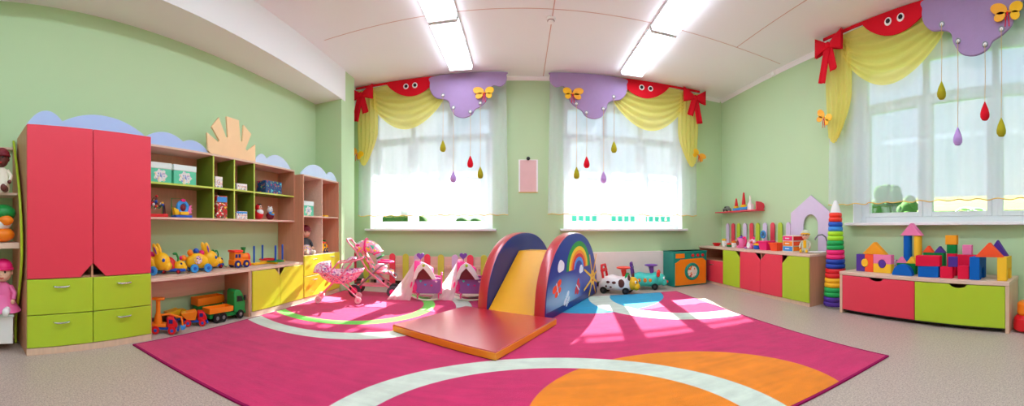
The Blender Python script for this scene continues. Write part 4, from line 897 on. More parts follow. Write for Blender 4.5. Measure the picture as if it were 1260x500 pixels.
# ------------------------------------------------------------------ cradles
sheer('veil', (252, 228, 236), .18, .4); mat('frill_white', (248, 226, 232), .7)
def heart(cx, cz, r, n=28):
    pts = []
    for i in range(n):
        a = 2*pi*i/n; pts.append((cx+r*(sin(a)**3), cz+r*(13*cos(a)-5*cos(2*a)-2*cos(3*a)-cos(4*a))/16))
    return pts
mat('cradle_violet', (160, 84, 160), .5); mat('cradle_pink', (248, 90, 160), .45); mat('fabric_pink', (250, 60, 140), .7)
def cradle(label, loc, rz):
    t = thing('doll_cradle', label, 'doll cradle', loc, rz, 'rocking doll cradles')
    for sy in (-1, 1):
        sd_ = MB().prism([(-.15, .10), (.165, .10), (.175, .285), (.05, .30), (-.16, .31)], 'y', sy*.12-.006, sy*.12+.006).build('side_panel', 'cradle_violet', t, .004)
        MB().tube([(-.16, sy*.12, .312), (.05, sy*.12, .302), (.175, sy*.12, .288)], .010, 8).build('top_rail', 'cradle_pink', sd_)
        for (hx, hz, mm_) in ((-.03, .215, 'sky'), (.05, .205, 'hot_pink'), (-.09, .26, 'turquoise'), (.11, .255, 'pale_pink')): MB().prism(heart(hx, hz, .016, 16), 'y', sy*.1265-.0015, sy*.1265+.0015).build('heart_sticker', mm_, sd_, 0, 40)
        MB().tube([(-.22+.44*i/14, sy*.10, .012+.055*(abs(-1+2*i/14)**2.2)) for i in range(15)], .012, 8).build('rocker', 'cream', t)
        for x in (-.13, .14):
            MB().cyl((x, sy*.11, .035), (x, sy*.12, .11), .010).build('post', 'cradle_pink', t)
            MB().ball((x+.02*(1 if x > 0 else -1), sy*.135, .115), .014, 8).build('knob', 'cradle_pink', t)
        MB().cyl((.175, sy*.12, .10), (.18, sy*.12, .325), .011).ball((.18, sy*.12, .335), .015, 8).build('post', 'cradle_pink', t)
        MB().cyl((-.165, sy*.12, .10), (-.17, sy*.12, .36), .011).build('post', 'cradle_pink', t)
    MB().box(.165, .177, -.114, .114, .11, .29).build('foot_board', 'cradle_violet', t, .004); MB().box(-.165, -.153, -.114, .114, .11, .34).build('head_board', 'cradle_violet', t, .004)
    MB().box(-.15, .163, -.112, .112, .105, .16).build('mattress', 'maroon', t, .012, seg=3)
    MB().ball((-.185, -.125, .19), (.05, .04, .085), 14).build('ruffle', 'fabric_pink', t)
    # canopy: fabric hood over the head end, open to the front
    def hood(i, j):
        a = radians(4+172*j); q = i**1.7
        return (-.175+.245*i, -.145*cos(a)*(1-.12*q), .27+(.245-.10*q)*sin(a)**.8)
    cn_ = MB().grid(hood, 14, 22).build('canopy', 'fabric_pink', t, 0, 180); q = cn_.modifiers.new('thick', 'SOLIDIFY'); q.thickness = .010
    MB().prism([(-.165, .29), (.065, .285), (.02, .36), (-.06, .45), (-.13, .40)], 'y', -.150, -.146).build('canopy_lining', 'maroon', t)
    fr = MB().prism([(-.185, .27), (-.145, .29), (-.115, .37), (-.055, .43), (.01, .355), (.06, .285), (.115, .29), (.06, .40), (.0, .475), (-.06, .505), (-.125, .46), (-.17, .37)], 'y', -.172, -.151).build('frill', 'frill_white', t, .007, seg=3)
    MB().ball((-.05, -.176, .465), (.018, .010, .018), 10).build('button', 'lime', fr)
    MB().cyl((-.10, 0, .50), (-.10, 0, .555), .008).build('mast', 'cradle_pink', t)
    MB().prism(heart(-.10, .575, .05), 'y', -.022, .022).build('heart_topper', 'violet', t, .010, 40, 3)
    v = MB().grid(lambda i, j: (-.10-.07*i-.09*j-.24*i*j**1.3-.03*j, -.16*sin(pi*min(1,j*1.6)*.5)-.012*sin(i*22)*j+.04*i*j, .53-.515*j), 20, 16).build('veil', 'veil', t, 0, 180, normals=False)
    return t
cradle('purple and pink doll cradle with veil beside the stroller', (-1.20, 4.56, zc_), radians(12))
cradle('purple and pink doll cradle with veil partly behind the slide', (-.645, 4.66, zc_), radians(6))

# ------------------------------------------------------------------ picket screen and radiator covers
pk = thing('picket_screen', 'low screen of coloured rounded pickets under the left back window', 'fence', (0, 5.50, 0))
MB().box(-2.50, .30, .05, .068, .09, .50).box(-2.50, -2.48, .068, .238, .0, .50).box(.28, .30, .068, .238, .0, .50).build('cover_panel', 'beech_flat', pk, .002)
MB().box(-2.50, .30, .018, .049, .31, .36).build('rail', 'beech', pk, .002)
cyc = ['coral', 'lime_pale', 'lilac']; mat('lime_pale', (200, 200, 70), .4); mat('lilac_board', (214, 184, 220), .45)
xs_ = [435, 450.5, 466.5, 482.6, 499, 513, 525.6, 542.4, 559.7, 578.5, 595.5, 612, 629, 646]
for k, px in enumerate(xs_):
    p = WY(px, 330, 5.50); mm_ = ['coral', 'lime_pale', 'lilac_board'][k % 3]
    MB().prism([(p.x-.05, .0)]+[(p.x+.05*cos(pi+pi*-i/10), .49+.05*sin(pi*i/10)) for i in range(11)]+[(p.x+.05, .0)], 'y', -.0, .017).build('picket', mm_, pk, .003, 40)
mat('cover_white', (240, 226, 222), .5)
rc = thing('radiator_cover', 'plain white radiator cover behind the ride-on toys', 'radiator cover', (0, 5.60, 0))
MB().box(.62, 2.37, .0, .018, .10, .565).build('front_panel', 'cover_white', rc, .003); MB().box(.62, 2.37, .018, .139, .545, .563).build('top_panel', 'cover_white', rc)
for x in (.62, 2.35): MB().box(x, x+.02, .018, .122, .0, .545).build('side_panel', 'cover_white', rc)

# ------------------------------------------------------------------ ride-on animals
def ride_on(label, loc, rz, body, handle, steer, head, ear, patches, nose=None, collar=None, nm='ride_on_toy'):
    t = thing(nm, label, 'ride-on toy', loc, rz, 'ride-on animals')
    b = MB().loft([(-.28, .05, .07, .13), (-.265, .10, .045, .17), (-.20, .125, .04, .235), (-.10, .13, .04, .265), (.0, .13, .04, .245), (.10, .13, .04, .25), (.155, .12, .045, .27), (.20, .09, .05, .24), (.225, .05, .08, .19)], 24, 2.6).build('body', body, t, smooth=60)
    hd = MB().ball((.225, 0, .15), (.085, .095, .095), 20).ball((.285, 0, .105), (.05, .075, .055), 16).build('head', head, t)
    for sy in (-1, 1):
        e = MB().at((.20, sy*.095, .225), 0, -sy*.5).ball((0, 0, .02), (.02 if not nose else .03, .03, .05), 12).build('ear', ear, hd)
        MB().ball((.285, sy*.055, .175), (.02, .02, .024), 10).build('eye', 'white', hd); MB().ball((.30, sy*.058, .175), (.010, .012, .014), 8).build('pupil', 'black', hd)
        for x in (-.19, .15): wheel(t, x, sy*.105, .05, .05, .04, 'black', 'dark_grey')
        for (x, z, rx_, rz_, mm_) in patches:
            yy = .131 if x < .12 else .118
            MB().ball((x, sy*(yy-.006), z), (rx_, .010, rz_), 12).build('patch', mm_, b)
    if nose: MB().ball((.335, 0, .115), .024, 12).build('nose', nose, hd)
    else: MB().box(.325, .336, -.03, .03, .075, .085).build('mouth', 'brown', hd)
    MB().tube([(-.20, -.085, .22), (-.225, -.085, .36), (-.23, -.07, .405), (-.23, .07, .405), (-.225, .085, .36), (-.20, .085, .22)], .018, 10).build('back_rest', handle, t)
    MB().tube([(-.22, -.085, .33), (-.22, .085, .33)], .026, 10).build('back_bar', handle, t)
    MB().cyl((.10, 0, .24), (.085, 0, .345), .028, .04).build('steering_column', steer, t)
    sw_ = MB().lathe([(.03, .345), (.10, .365), (.105, .38), (.09, .385), (.03, .365), (0, .368)], (.085, 0, 0), 24).build('steering_wheel', steer, t)
    if collar: MB().torus((.145, 0, .20), .088, .018, 'x').build('collar', collar, t)
mat('cow_white', (244, 238, 240), .35)
ride_on('white cow ride-on with brown patches and yellow head', (1.42, 5.06, .002), radians(-34), 'cow_white', 'red', 'neon_red', 'yellow', 'brown', ((-.11, .17, .03, .02, 'brown'), (-.02, .165, .035, .022, 'brown'), (.09, .16, .05, .062, 'brown'), (-.14, .11, .016, .016, 'brown'), (-.07, .10, .018, .014, 'brown')), None, 'bright_green')
ride_on('turquoise ride-on animal with red nose and purple handles', (1.93, 5.27, .002), radians(-24), 'turquoise', 'purple', 'violet', 'turquoise', 'neon_red', ((-.0, .15, .03, .035, 'orange'), (.08, .15, .028, .03, 'orange'), (-.09, .15, .03, .03, 'orange')), 'neon_red')

# ------------------------------------------------------------------ toy washing machine
wm = thing('toy_washing_machine', 'teal and orange toy washing machine with round door in the corner', 'toy appliance', (2.40, 5.23, .002), radians(6))
ww, hh, dd = .65, .572, .36
MB().box(0, ww, 0, dd, 0, hh).build('cabinet', 'teal', wm, .012, seg=3)
MB().box(-.004, ww+.004, -.006, dd, hh-.028, hh).build('top_board', 'teal', wm, .008)
MB().prism([(.02, .02), (ww-.02, .02), (ww-.02, .40), (ww-.09, .45), (.12, .44), (.06, .40), (.02, .385)], 'y', -.012, 0).build('front_panel', 'orange', wm, .004)
MB().prism([(.03, .46), (.20, .46), (.20, .535), (.03, .535)], 'y', -.010, 0).build('display', 'orange', wm, .004)
dr = MB().torus((.34, -.014, .235), .118, .026, 'y', 36).build('door', 'teal', wm)
speckle('laundry_print', (238, 226, 214), ((236, 130, 60), (200, 60, 60), (250, 250, 250)), (18, 24, 30))
MB().lathe([(.112, 0), (.10, -.012), (.0, -.02)], (.34, -.012, .235), 30, 'y').build('porthole', 'laundry_print', dr)
for x in (.36, .46, .56): MB().lathe([(.026, 0), (.024, -.018), (0, -.022)], (x, -.002, .50), 18, 'y').build('knob', 'red', wm)
# ------------------------------------------------------------------ furniture along the right wall (local x runs from the back corner to the viewer, y to the wall)
def rthing(name, label, cat, Y, X=3.13, z=0, group=None): return thing(name, label, cat, (X, Y, z), -pi/2, group)
YD = 5.715; LD = YD-2.974; DD = .495; TD = .633
dk = rthing('play_kitchen_counter', 'long low counter with coral and lime doors along the right wall', 'cabinet', YD)
def dx(px): return YD-WX(px, 300, 3.13).y
xa = [0, dx(890.6), dx(911.5), dx(936.4), dx(963.6), LD]
MB().box(-.0, LD+.008, -.012, DD, TD-.030, TD).build('counter_top', 'beech_flat', dk, .003)
m = MB().box(LD-T, LD, .0, DD-.004, 0, TD-.03); m.build('side_panel', 'beech_dark', dk, .001)
for x in (0, xa[1]-.009, xa[3]-.009): MB().box(x, x+T, .003, DD-.004, .0, TD-.03).build('partition', 'beech_dark', dk)
MB().box(T, LD-T, DD-.014, DD-.006, .05, TD-.03).build('back_panel', 'beech_dark', dk); MB().box(T, xa[1]-.009, .01, DD-.014, .395, .411).build('inner_shelf', 'beech_dark', dk)
MB().box(T, LD-T, .01, DD-.014, .045, .06).build('bottom_board', 'beech_dark', dk)
MB().box(.0, LD, -.010, -.0005, 0, .046).build('plinth', 'beech', dk, .002)
MB().box(.02, .13, -.014, -.001, .05, .40).build('end_board', 'lime', dk, .002)
dw = MB().box(.135, xa[1]-.004, -.019, -.001, .05, .405).build('drawer', 'coral', dk, .003); bar_handle(dw, (xa[1]+.13)/2, .34, .11, -.019)
for k, (mm_, cut) in enumerate((('lime', 'r'), ('coral', 'r'), ('coral', 'l'), ('lime', 'l'))):
    a, e = xa[k+1]+.003, xa[k+2]-.003; zl, zh, cx_, cz = .05, TD-.034, .115, .10
    if k == 3: e = LD-.002
    pts = [(a, zl), (e, zl)]+([(e, zh-cz), (e-cx_, zh)] if cut == 'r' else [(e, zh)])+([(a+cx_, zh), (a, zh-cz)] if cut == 'l' else [(a, zh)])
    MB().prism(pts, 'y', -.019, -.001).build('door', mm_, dk, .003)
# picket back board and arch
pf = rthing('picket_backboard', 'row of ten coloured pickets standing behind the counter toys', 'fence', YD, 3.595, TD+.001)
MB().box(.06, 1.90, .016, .03, .06, .12).build('rail', 'beech', pf, .002)
for k, px in enumerate((895.2, 901.8, 908.6, 916.4, 924.5, 932.2, 941.2, 950.4, 959.8, 970)):
    x = YD-WX(px, 290, 3.6).y; hw = .048
    MB().prism([(x-hw, 0), (x+hw, 0)]+[(x+hw*cos(pi*i/10), .36+hw*sin(pi*i/10)) for i in range(11)], 'y', 0, .016).build('picket', ['lilac', 'coral', 'lime'][k % 3], pf, .003, 40)
ar = rthing('arch_house', 'lilac house-shaped board with arched opening on the counter', 'decoration board', 3.80, 3.588, TD+.001)
A = [(0, 0), (.255, 0), (.255, .34)]+[(.395+.14*cos(pi-pi*i/14), .36+.15*sin(pi*i/14)) for i in range(15)]+[(.535, .34), (.535, 0), (.74, 0), (.74, .54), (.40, .775), (0, .54)]
MB().prism(A, 'y', 0, .02).build('board', 'lilac', ar, .003, 40)
MB().box(.05, .23, .02, .04, .0, .10).build('bracket', 'beech', ar, .002); MB().box(.56, .70, .02, .04, .0, .10).build('bracket', 'beech', ar, .002)
# sink and tap
p = WZ(1000, 308, TD); sk = rthing('toy_sink', 'shallow white toy sink let into the counter end', 'sink', 3.27, 3.28, TD+.001)
MB().lathe([(.10, 0), (.135, .004), (.148, .014), (.142, .018), (.125, .012), (.09, .006), (0, .006)], (.16, .16, 0), 32).build('basin', 'white', sk)
p = WZ(1021, 309, TD)
MB().cyl((.20, .275, 0), (.20, .275, .03), .018).build('tap_base', 'steel', sk); MB().tube([(.20, .275, .02), (.20, .275, .14), (.19, .258, .20), (.16, .225, .235), (.115, .19, .225), (.085, .17, .18), (.082, .167, .165)], .0105, 10).build('tap_spout', 'steel', sk)
# things on the counter
def ct(name, label, cat, px, py, group=None, rot=0, X=3.37):
    p = WX(px, py, X); return thing(name, label, cat, (X, p.y, TD+.001), -pi/2+rot, group)
t = ct('toy_dish', 'shallow red toy dish at the far end of the counter', 'dish', 882, 301.4)
MB().lathe([(.045, 0), (.075, .04), (.085, .055), (.078, .055), (.06, .02), (0, .012)], n=28).build('bowl', 'red', t); MB().box(.07, .11, -.015, .015, .045, .055).build('handle', 'red', t, .004)
def cup(label, px, py, mc, mf, hgt=.075, flowers=True):
    t = ct('toy_cup', label, 'cup', px, py, 'toy cups on the counter')
    c_ = MB().lathe([(.028, 0), (.038, hgt*.5), (.042, hgt), (.036, hgt), (.030, hgt*.2), (0, hgt*.15)], n=22).build('cup_body', mc, t)
    MB().torus((.048, 0, hgt*.55), .02, .005, 'y', 16, 6).build('handle', mc, c_)
    m = MB()
    for k in range(6): m.ball((.024*cos(k*pi/3), .024*sin(k*pi/3), hgt+.012), (.018, .018, .02), 8)
    m.ball((0, 0, hgt+.02), (.018, .018, .02), 8); m.build('filling', mf, t)
cup('white toy cup with yellow flowers beside the red dish', 891, 301.6, 'white', 'yellow', .10); cup('white toy cup with orange top beside the pink kettle', 903, 301.6, 'white', 'orange', .075)
t = ct('toy_pot', 'small green and red toy pot between the two white cups', 'pot', 897.3, 301.2)
MB().lathe([(.035, 0), (.045, .01), (.045, .04), (0, .04)], n=20).build('pot_body', 'green', t); MB().lathe([(.046, .04), (.046, .05), (.03, .065), (0, .07)], n=20).build('lid', 'neon_red', t)
t = ct('toy_kettle', 'pink toy kettle with purple lid on the counter', 'kettle', 912.5, 303.3)
MB().lathe([(.075, 0), (.085, .02), (.08, .09), (.06, .14), (.045, .165), (0, .17)], n=26).build('kettle_body', 'pink', t)
MB().tube([(.03, 0, .165), (.10, 0, .175), (.125, 0, .13), (.115, 0, .06), (.08, 0, .04)], .014, 10).build('handle', 'hot_pink', t); MB().prism([(-.06, .10), (-.115, .155), (-.10, .165), (-.045, .14)], 'y', -.02, .02).build('spout', 'pink', t, .006)
MB().lathe([(.05, .158), (.04, .18), (.012, .19), (.014, .205), (0, .21)], n=20).build('lid', 'violet', t); MB().ball((-.0, -.08, .08), (.035, .012, .045), 12).build('badge', 'maroon', t)
t = ct('toy_telephone', 'pink and white toy telephone beside the kettle', 'toy telephone', 924, 304)
MB().prism([(-.10, 0), (.09, 0), (.09, .05), (.02, .085), (-.05, .03), (-.10, .025)], 'y', -.06, .06).build('telephone_body', 'pink', t, .012, seg=3)
MB().lathe([(.042, 0), (.04, -.012), (0, -.014)], (.02, -.058, .05), 20, 'y').build('dial', 'white', t)
MB().tube([(-.05, 0, .09), (-.02, 0, .12), (.05, 0, .14), (.08, 0, .125)], .016, 8).ball((-.055, 0, .08), .028, 12).ball((.088, 0, .11), .028, 12).build('receiver', 'pale_pink', t); MB().ball((.07, -.0, .165), (.02, .02, .025), 10).build('knob', 'hot_pink', t); MB().box(-.10, -.03, -.062, .062, .0, .02).build('base_rim', 'violet', t, .004)
t = ct('toy_stewpot', 'blue toy stewpot with yellow and red lid in front of the pickets', 'pot', 933, 305)
MB().lathe([(.06, 0), (.075, .01), (.075, .06), (0, .06)], n=26).build('pot_body', 'blue', t); MB().lathe([(.078, .06), (.078, .07), (.05, .085), (0, .09)], n=26).build('lid', 'yellow', t); MB().lathe([(.04, .086), (.045, .105), (.02, .12), (0, .122)], n=18).build('lid_knob', 'red', t)
def basket(label, px, py, mm_, s=1.0):
    t = ct('plastic_basket', label, 'basket', px, py, 'plastic baskets', 0, 3.33)
    m = MB(); w0, w1, d0, d1, h = .075*s, .10*s, .06*s, .08*s, .125*s
    vs_ = [(-w0, -d0, 0), (w0, -d0, 0), (w0, d0, 0), (-w0, d0, 0), (-w1, -d1, h), (w1, -d1, h), (w1, d1, h), (-w1, d1, h), (-w1+.006, -d1+.006, h), (w1-.006, -d1+.006, h), (w1-.006, d1-.006, h), (-w1+.006, d1-.006, h), (-w0+.005, -d0+.005, .006), (w0-.005, -d0+.005, .006), (w0-.005, d0-.005, .006), (-w0+.005, d0-.005, .006)]
    m.add(vs_, [(0, 1, 2, 3)]+[(i, (i+1) % 4, (i+1) % 4+4, i+4) for i in range(4)]+[(i+4, (i+1) % 4+4, (i+1) % 4+8, i+8) for i in range(4)]+[(i+8, (i+1) % 4+8, (i+1) % 4+12, i+12) for i in range(4)]+[(12, 13, 14, 15)])
    m.build('basket_body', mm_, t)
    MB().tube([(-w1-.004, -d1-.004, h), (w1+.004, -d1-.004, h), (w1+.004, d1+.004, h), (-w1-.004, d1+.004, h)], .007, 8, True).build('rim', mm_, t)
basket('hot pink plastic basket on the counter', 943, 305.8, 'hot_pink', 1.0); basket('orange-red plastic basket on the counter beside the drawers', 955.5, 307, 'foam_vermilion', .86)
p = WX(939, 289, 3.50); t = thing('hand_mirror', 'round blue and white toy mirror leaning behind the pink basket', 'toy mirror', (3.50, p.y, TD+.002), -pi/2)
MB().torus((0, 0, .22), .052, .013, 'y').build('frame', 'sky', t); MB().lathe([(.050, -.004), (.050, .004), (0, .004)], (0, 0, .22), 26, 'y').build('mirror_face', 'blue_print', t); MB().loft([(0, .03, -.03, .03), (.02, .025, -.025, .025)], 12).cyl((0, 0, 0), (0, 0, .16), .012).build('stem', 'white', t)
t = ct('mini_drawers', 'mini drawer unit with pink, orange and blue drawers', 'drawer unit', 969, 309, None, 0, 3.30); 
MB().box(-.10, .10, -.0, .24, 0, .008).box(-.10, .10, 0, .24, .072, .078).box(-.10, .10, 0, .24, .142, .148).box(-.10, .10, 0, .24, .212, .22).box(-.10, -.094, 0, .24, .008, .212).box(.094, .10, 0, .24, .008, .212).box(-.094, .094, .232, .24, .008, .212).build('frame', 'cream', t)
for k, mm_ in enumerate(('art_sky', 'orange', 'hot_pink')):
    d = MB().box(-.092, .092, -.004, .22, .010+.07*k, .070+.07*k).build('drawer', mm_, t, .003); MB().box(-.04, .04, -.010, -.004, .035+.07*k, .048+.07*k).build('handle', 'white', d, .002)
    MB().box(.100, .1015, .015, .225, .012+.07*k, .068+.07*k).build('side_window', ['orange', 'foam_vermilion', 'red'][k], t)
p = WZ(993, 310.5, TD)
dl = doll('baby doll in grey suit and yellow-trimmed bonnet sitting on the counter', (3.385, 3.30, TD+.001), radians(-58), .30, 'grey_suit', 'grey_suit', 'grey_suit', 'yellow', hatc='yellow', nm='baby_doll') if mat('grey_suit', (214, 214, 190), .8) else None
for ch in dl.children:
    if ch.name.startswith('head'): MB().at((0, -.03*.30, .80*.30), 0, radians(-8)).torus((0, 0, 0), .19*.30, .03*.30).build('bonnet_trim', 'yellow', ch)
MB().box(-.02, .02, -.056, -.035, .06, .16).build('front_stripe', 'yellow', dl, .004)
# red wall shelf with boats
p0, p1 = WX(877, 261, 3.42), WX(930, 258, 3.42); Ls = p0.y-p1.y; zsf = 1.25
rs = thing('wall_shelf', 'small red shelf with one rounded end on the right wall', 'shelf', (3.43, 5.66, zsf), -pi/2)
Ls = 5.66-4.45
MB().prism([(0, 0), (Ls, 0), (Ls, .198), (0, .198)], 'z', -.018, 0).build('board', 'coral', rs, .003)
MB().prism([(.0, 0), (.15, 0), (.17, .05), (.155, .10), (.10, .125), (0, .13)], 'x', Ls-.02, Ls).build('end_panel', 'coral', rs, .003)
for seg_ in range(1): rs.children[-1].location.y = .028
t = thing('toy_car', 'small black and silver toy car on the red wall shelf', 'toy car', (3.50, 5.36, zsf+.001), radians(-95))
MB().loft([(-.09, .03, .02, .05), (-.085, .04, .015, .065), (-.05, .042, .015, .07), (-.03, .036, .015, .095), (.03, .036, .015, .095), (.055, .042, .015, .07), (.085, .04, .015, .06), (.09, .03, .02, .045)], 16, 3.5).build('car_body', 'steel', t); MB().box(-.03, .03, -.0365, .0365, .068, .088).build('car_window', 'black', t)
for x in (-.055, .055):
    for sy in (-1, 1): wheel(t, x, sy*.038, .02, .02, .014, 'black', 'steel')
def boat(label, y, s, sail):
    t = thing('toy_boat', label, 'toy boat', (3.53, y, zsf+.001), radians(-92), 'toy boats')
    MB().loft([(-.08*s, .03*s, .0, .045*s), (-.075*s, .035*s, .0, .05*s), (.03*s, .035*s, 0, .05*s), (.08*s, .018*s, .01*s, .055*s), (.10*s, .003, .035*s, .058*s)], 14, 3).build('hull', 'sky', t)
    MB().box(-.06*s, .03*s, -.024*s, .024*s, .05*s, .085*s).build('cabin', 'yellow', t, .004)
    MB().lathe([(.03*s, .085*s), (.028*s, .12*s), (.012*s, sail), (0, sail+.01)], (-.01*s, 0, 0), 16).build('mast_cone', 'red', t)
boat('smaller blue toy boat with red mast on the wall shelf', 5.10, 1.0, .215); boat('larger blue toy boat with tall red mast on the wall shelf', 4.88, 1.15, .30)
t = thing('toy_bottle', 'white toy bottle on the red wall shelf beside the boats', 'bottle', (3.55, 4.735, zsf+.001)); MB().lathe([(.045, 0), (.048, .02), (.045, .10), (.018, .15), (.015, .19), (0, .19)], n=18).build('bottle_body', 'cover_white', t); MB().lathe([(.018, .185), (.014, .24), (0, .245)], n=14).build('cap', 'cream', t)
t = thing('white_box', 'white box at the rounded end of the red wall shelf', 'box', (3.47, 4.66, zsf+.001), -pi/2); MB().box(-.0, .055, 0, .06, 0, .09).build('box_body', 'white', t, .004); MB().box(-.002, .057, -.002, .062, .075, .092).build('lid', 'cover_white', t, .003)

# ------------------------------------------------------------------ ring tower between counter and bench
rt = thing('ring_tower', 'tall tower of stacked rainbow rings with white cone between counter and bench', 'stacking toy', (3.34, 2.75, .002))
cols = ['foam_purple', 'foam_purple', 'bright_green', 'bright_green', 'yellow', 'yellow', 'red', 'red', 'navy_blue', 'navy_blue', 'hot_pink', 'hot_pink', 'bright_green', 'bright_green', 'neon_lime', 'neon_lime', 'art_sky', 'blue', 'neon_red', 'neon_red']
mat('navy_blue', (20, 60, 170), .35)
z = 0.0; n_ = len(cols)
MB().lathe([(.11, 0), (.115, .01), (.10, .02), (.03, .022), (.022, 1.14), (0, 1.14)], n=24).build('base_pole', 'white', rt)
z = .022; H_ = 1.115/n_
for k, c_ in enumerate(cols):
    R_ = .148-.068*(k/(n_-1))**1.15; r_ = H_/2
    MB().lathe([(R_-.045, z+.004), (R_-.016, z), (R_-.004, z+.006), (R_, z+r_), (R_-.004, z+2*r_-.006), (R_-.016, z+2*r_), (R_-.045, z+2*r_-.004)], (0, 0, 0), 30).build('ring', c_, rt, 0, 60); z += H_
MB().lathe([(.068, z+.001), (.066, z+.01), (.048, z+.07), (.022, z+.14), (.01, z+.15), (0, z+.152)], n=28).build('cone_top', 'white', rt)

# ------------------------------------------------------------------ bench with block drawers
YB0 = 2.534; LB = YB0-.65; BX, TB = 3.16, .465
bn = thing('block_bench', 'low bench with one coral and one lime drawer under the right window', 'bench', (BX, YB0, 0), -pi/2)
MB().box(-.004, LB+.004, -.012, .462, TB-.035, TB).build('bench_top', 'beech_flat', bn, .004)
for x in (0, LB-.035): MB().box(x, x+.035, -.008, .458, 0, TB-.035).build('side_panel', 'beech', bn, .002)
xm = YB0-1.594
MB().box(xm-.009, xm+.009, .03, .45, .03, TB-.035).build('partition', 'beech', bn); MB().box(.035, LB-.035, .44, .455, .03, TB-.035).build('back_panel', 'beech_dark', bn)
MB().box(.035, LB-.035, .02, .44, .022, .04).build('bottom_board', 'black', bn)
for k, (a, e, mm_) in enumerate(((.039, xm-.004, 'coral'), (xm+.004, LB-.039, 'lime'))):
    cxm, zh = (a+e)/2, TB-.040
    pts = [(a, .045), (e, .045), (e, zh), (cxm+.085, zh)]+[(cxm+.085*cos(pi*i/12), zh-.035*sin(pi*i/12)) for i in range(1, 12)]+[(cxm-.085, zh), (a, zh)]
    d = MB().prism(pts, 'y', -.008, .010).build('drawer', mm_, bn, .002, 40)
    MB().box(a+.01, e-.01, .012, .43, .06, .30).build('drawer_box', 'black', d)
# foam blocks: (outline kind, photo columns, photo rows, plane X, depth)
CL, CR = 1.0, 1.0
def blk(kind, label, x0, x1, yt, yb, X, dep, m_, cat='block', rot=0, zbot=None, extra=None):
    a, b = WX(x0, yt, X), WX(x1, yt, X); mid = (x0+x1)/2
    w = abs(a.y-b.y); h0 = WX(mid, yb, X).z; h1 = WX(mid, yt, X).z
    z0_ = h0 if zbot is None else zbot; z1_ = h1; h = z1_-z0_
    t = thing('foam_block', label, cat, (X, (a.y+b.y)/2, z0_), -pi/2+rot, 'foam building blocks'); hw = w/2
    m = MB()
    if kind == 'box': m.box(-hw, hw, 0, dep, 0, h)
    if kind == 'tri': m.prism([(-hw, 0), (hw, 0), (0, h)], 'y', 0, dep)
    if kind == 'cyl': m.cyl((0, hw, 0), (0, hw, h), hw, n=28)
    if kind == 'half': m.prism([(hw*cos(pi*i/18), h*sin(pi*i/18)) for i in range(19)], 'y', 0, dep)
    if kind == 'disc': m.lathe([(hw, 0), (hw, dep)], (0, 0, h/2), 30, 'y'); m.v = [(x, y, z) for x, y, z in m.v]
    if kind == 'arch': m.prism([(-hw, 0), (-hw*.5, 0)]+[(hw*.5*cos(pi-pi*i/14), h*.55*sin(pi*i/14)) for i in range(1, 14)]+[(hw*.5, 0), (hw, 0), (hw, h), (-hw, h)], 'y', 0, dep)
    if kind == 'archL': m.prism([(-hw, 0), (hw, 0)]+[(hw-.92*extra*sin(pi*i/14)*1.0, h/2-extra*cos(pi*i/14)) for i in range(15)]+[(hw, h), (-hw, h)], 'y', 0, dep)
    if kind == 'archR': m.prism([(hw, 0), (-hw, 0)]+[(-hw+.92*extra*sin(pi*i/14), h/2-extra*cos(pi*i/14)) for i in range(15)]+[(-hw, h), (hw, h)], 'y', 0, dep)
    if kind == 'archD': m.prism([(-hw, h), (-hw, 0), (-extra, 0)]+[(-extra*cos(pi*i/14), .92*extra*sin(pi*i/14)) for i in range(1, 14)]+[(extra, 0), (hw, 0), (hw, h)], 'y', 0, dep)
    if kind == 'archU': m.prism([(-hw, 0), (hw, 0), (hw, h), (extra, h)]+[(extra*cos(pi*i/14), h-.92*extra*sin(pi*i/14)) for i in range(1, 14)]+[(-extra, h), (-hw, h)], 'y', 0, dep)
    m.build('block_body', m_, t, .003, 40)
    return t, w, h
zb0 = TB+.001
X1 = 3.29
def P3(X): return X
Z1 = WX(1074, 313.2, X1).z
R1 = .25*(Z1-zb0)
blk('archL', 'purple arch block at the left end of the block row', 1053.5, 1063.9, 313.2, 333.8, X1, .07, 'foam_purple', zbot=zb0, extra=R1)
blk('archR', 'orange-red arch block beside the purple one', 1063.95, 1074.1, 313.2, 333.8, X1, .07, 'foam_vermilion', zbot=zb0, extra=R1)
def disc_at(label, px, X, z, r, m_, dep):
    a = WX(px, 320, X); t = thing('foam_block', label, 'block', (X-.004, a.y, z), -pi/2, 'foam building blocks')
    MB().lathe([(r, 0), (r, dep)], (0, 0, 0), 30, 'y').build('block_body', m_, t, .002, 40)
hz = (Z1-zb0)
disc_at('yellow cylinder block set between the purple and orange-red arches', 1063.9, X1, zb0+hz/2, R1*.9, 'foam_yellow', .07)
zmid = zb0+hz/2
def blkz(kind, label, x0, x1, z0_, z1_, X, dep, m_, **kw):
    a, b = WX(x0, 300, X), WX(x1, 300, X); ym = (a.y+b.y)/2; d = hypot(X, ym)
    yt = CPY-(z1_-EYE)/d*FOC
    return blk(kind, label, x0, x1, yt, 0, X, dep, m_, zbot=z0_, **kw)
blkz('archD', 'pink arch block on top of the yellow arch', 1074.4, 1096.3, zmid, zb0+hz, X1, .07, 'foam_pink', extra=R1)
blkz('archU', 'yellow arch block under the pink arch', 1074.4, 1096.3, zb0, zmid-.0005, X1, .07, 'foam_yellow', extra=R1)
disc_at('purple cylinder block set in the pink and yellow arches', 1085.3, X1, zmid, R1*.9, 'foam_purple', .07)
blkz('tri', 'yellow roof block on top of the purple and pink blocks', 1061, 1089.5, zb0+hz+.0005, WX(1075, 298.2, X1).z, X1, .07, 'foam_orange')
X2 = 3.42
blkz('box', 'small pink checked block standing behind the blue half-disc', 1097.5, 1103, zb0, WX(1100, 320, 3.45).z, 3.45, .06, 'toy_print')
zg = WX(1115, 324.2, 3.36).z
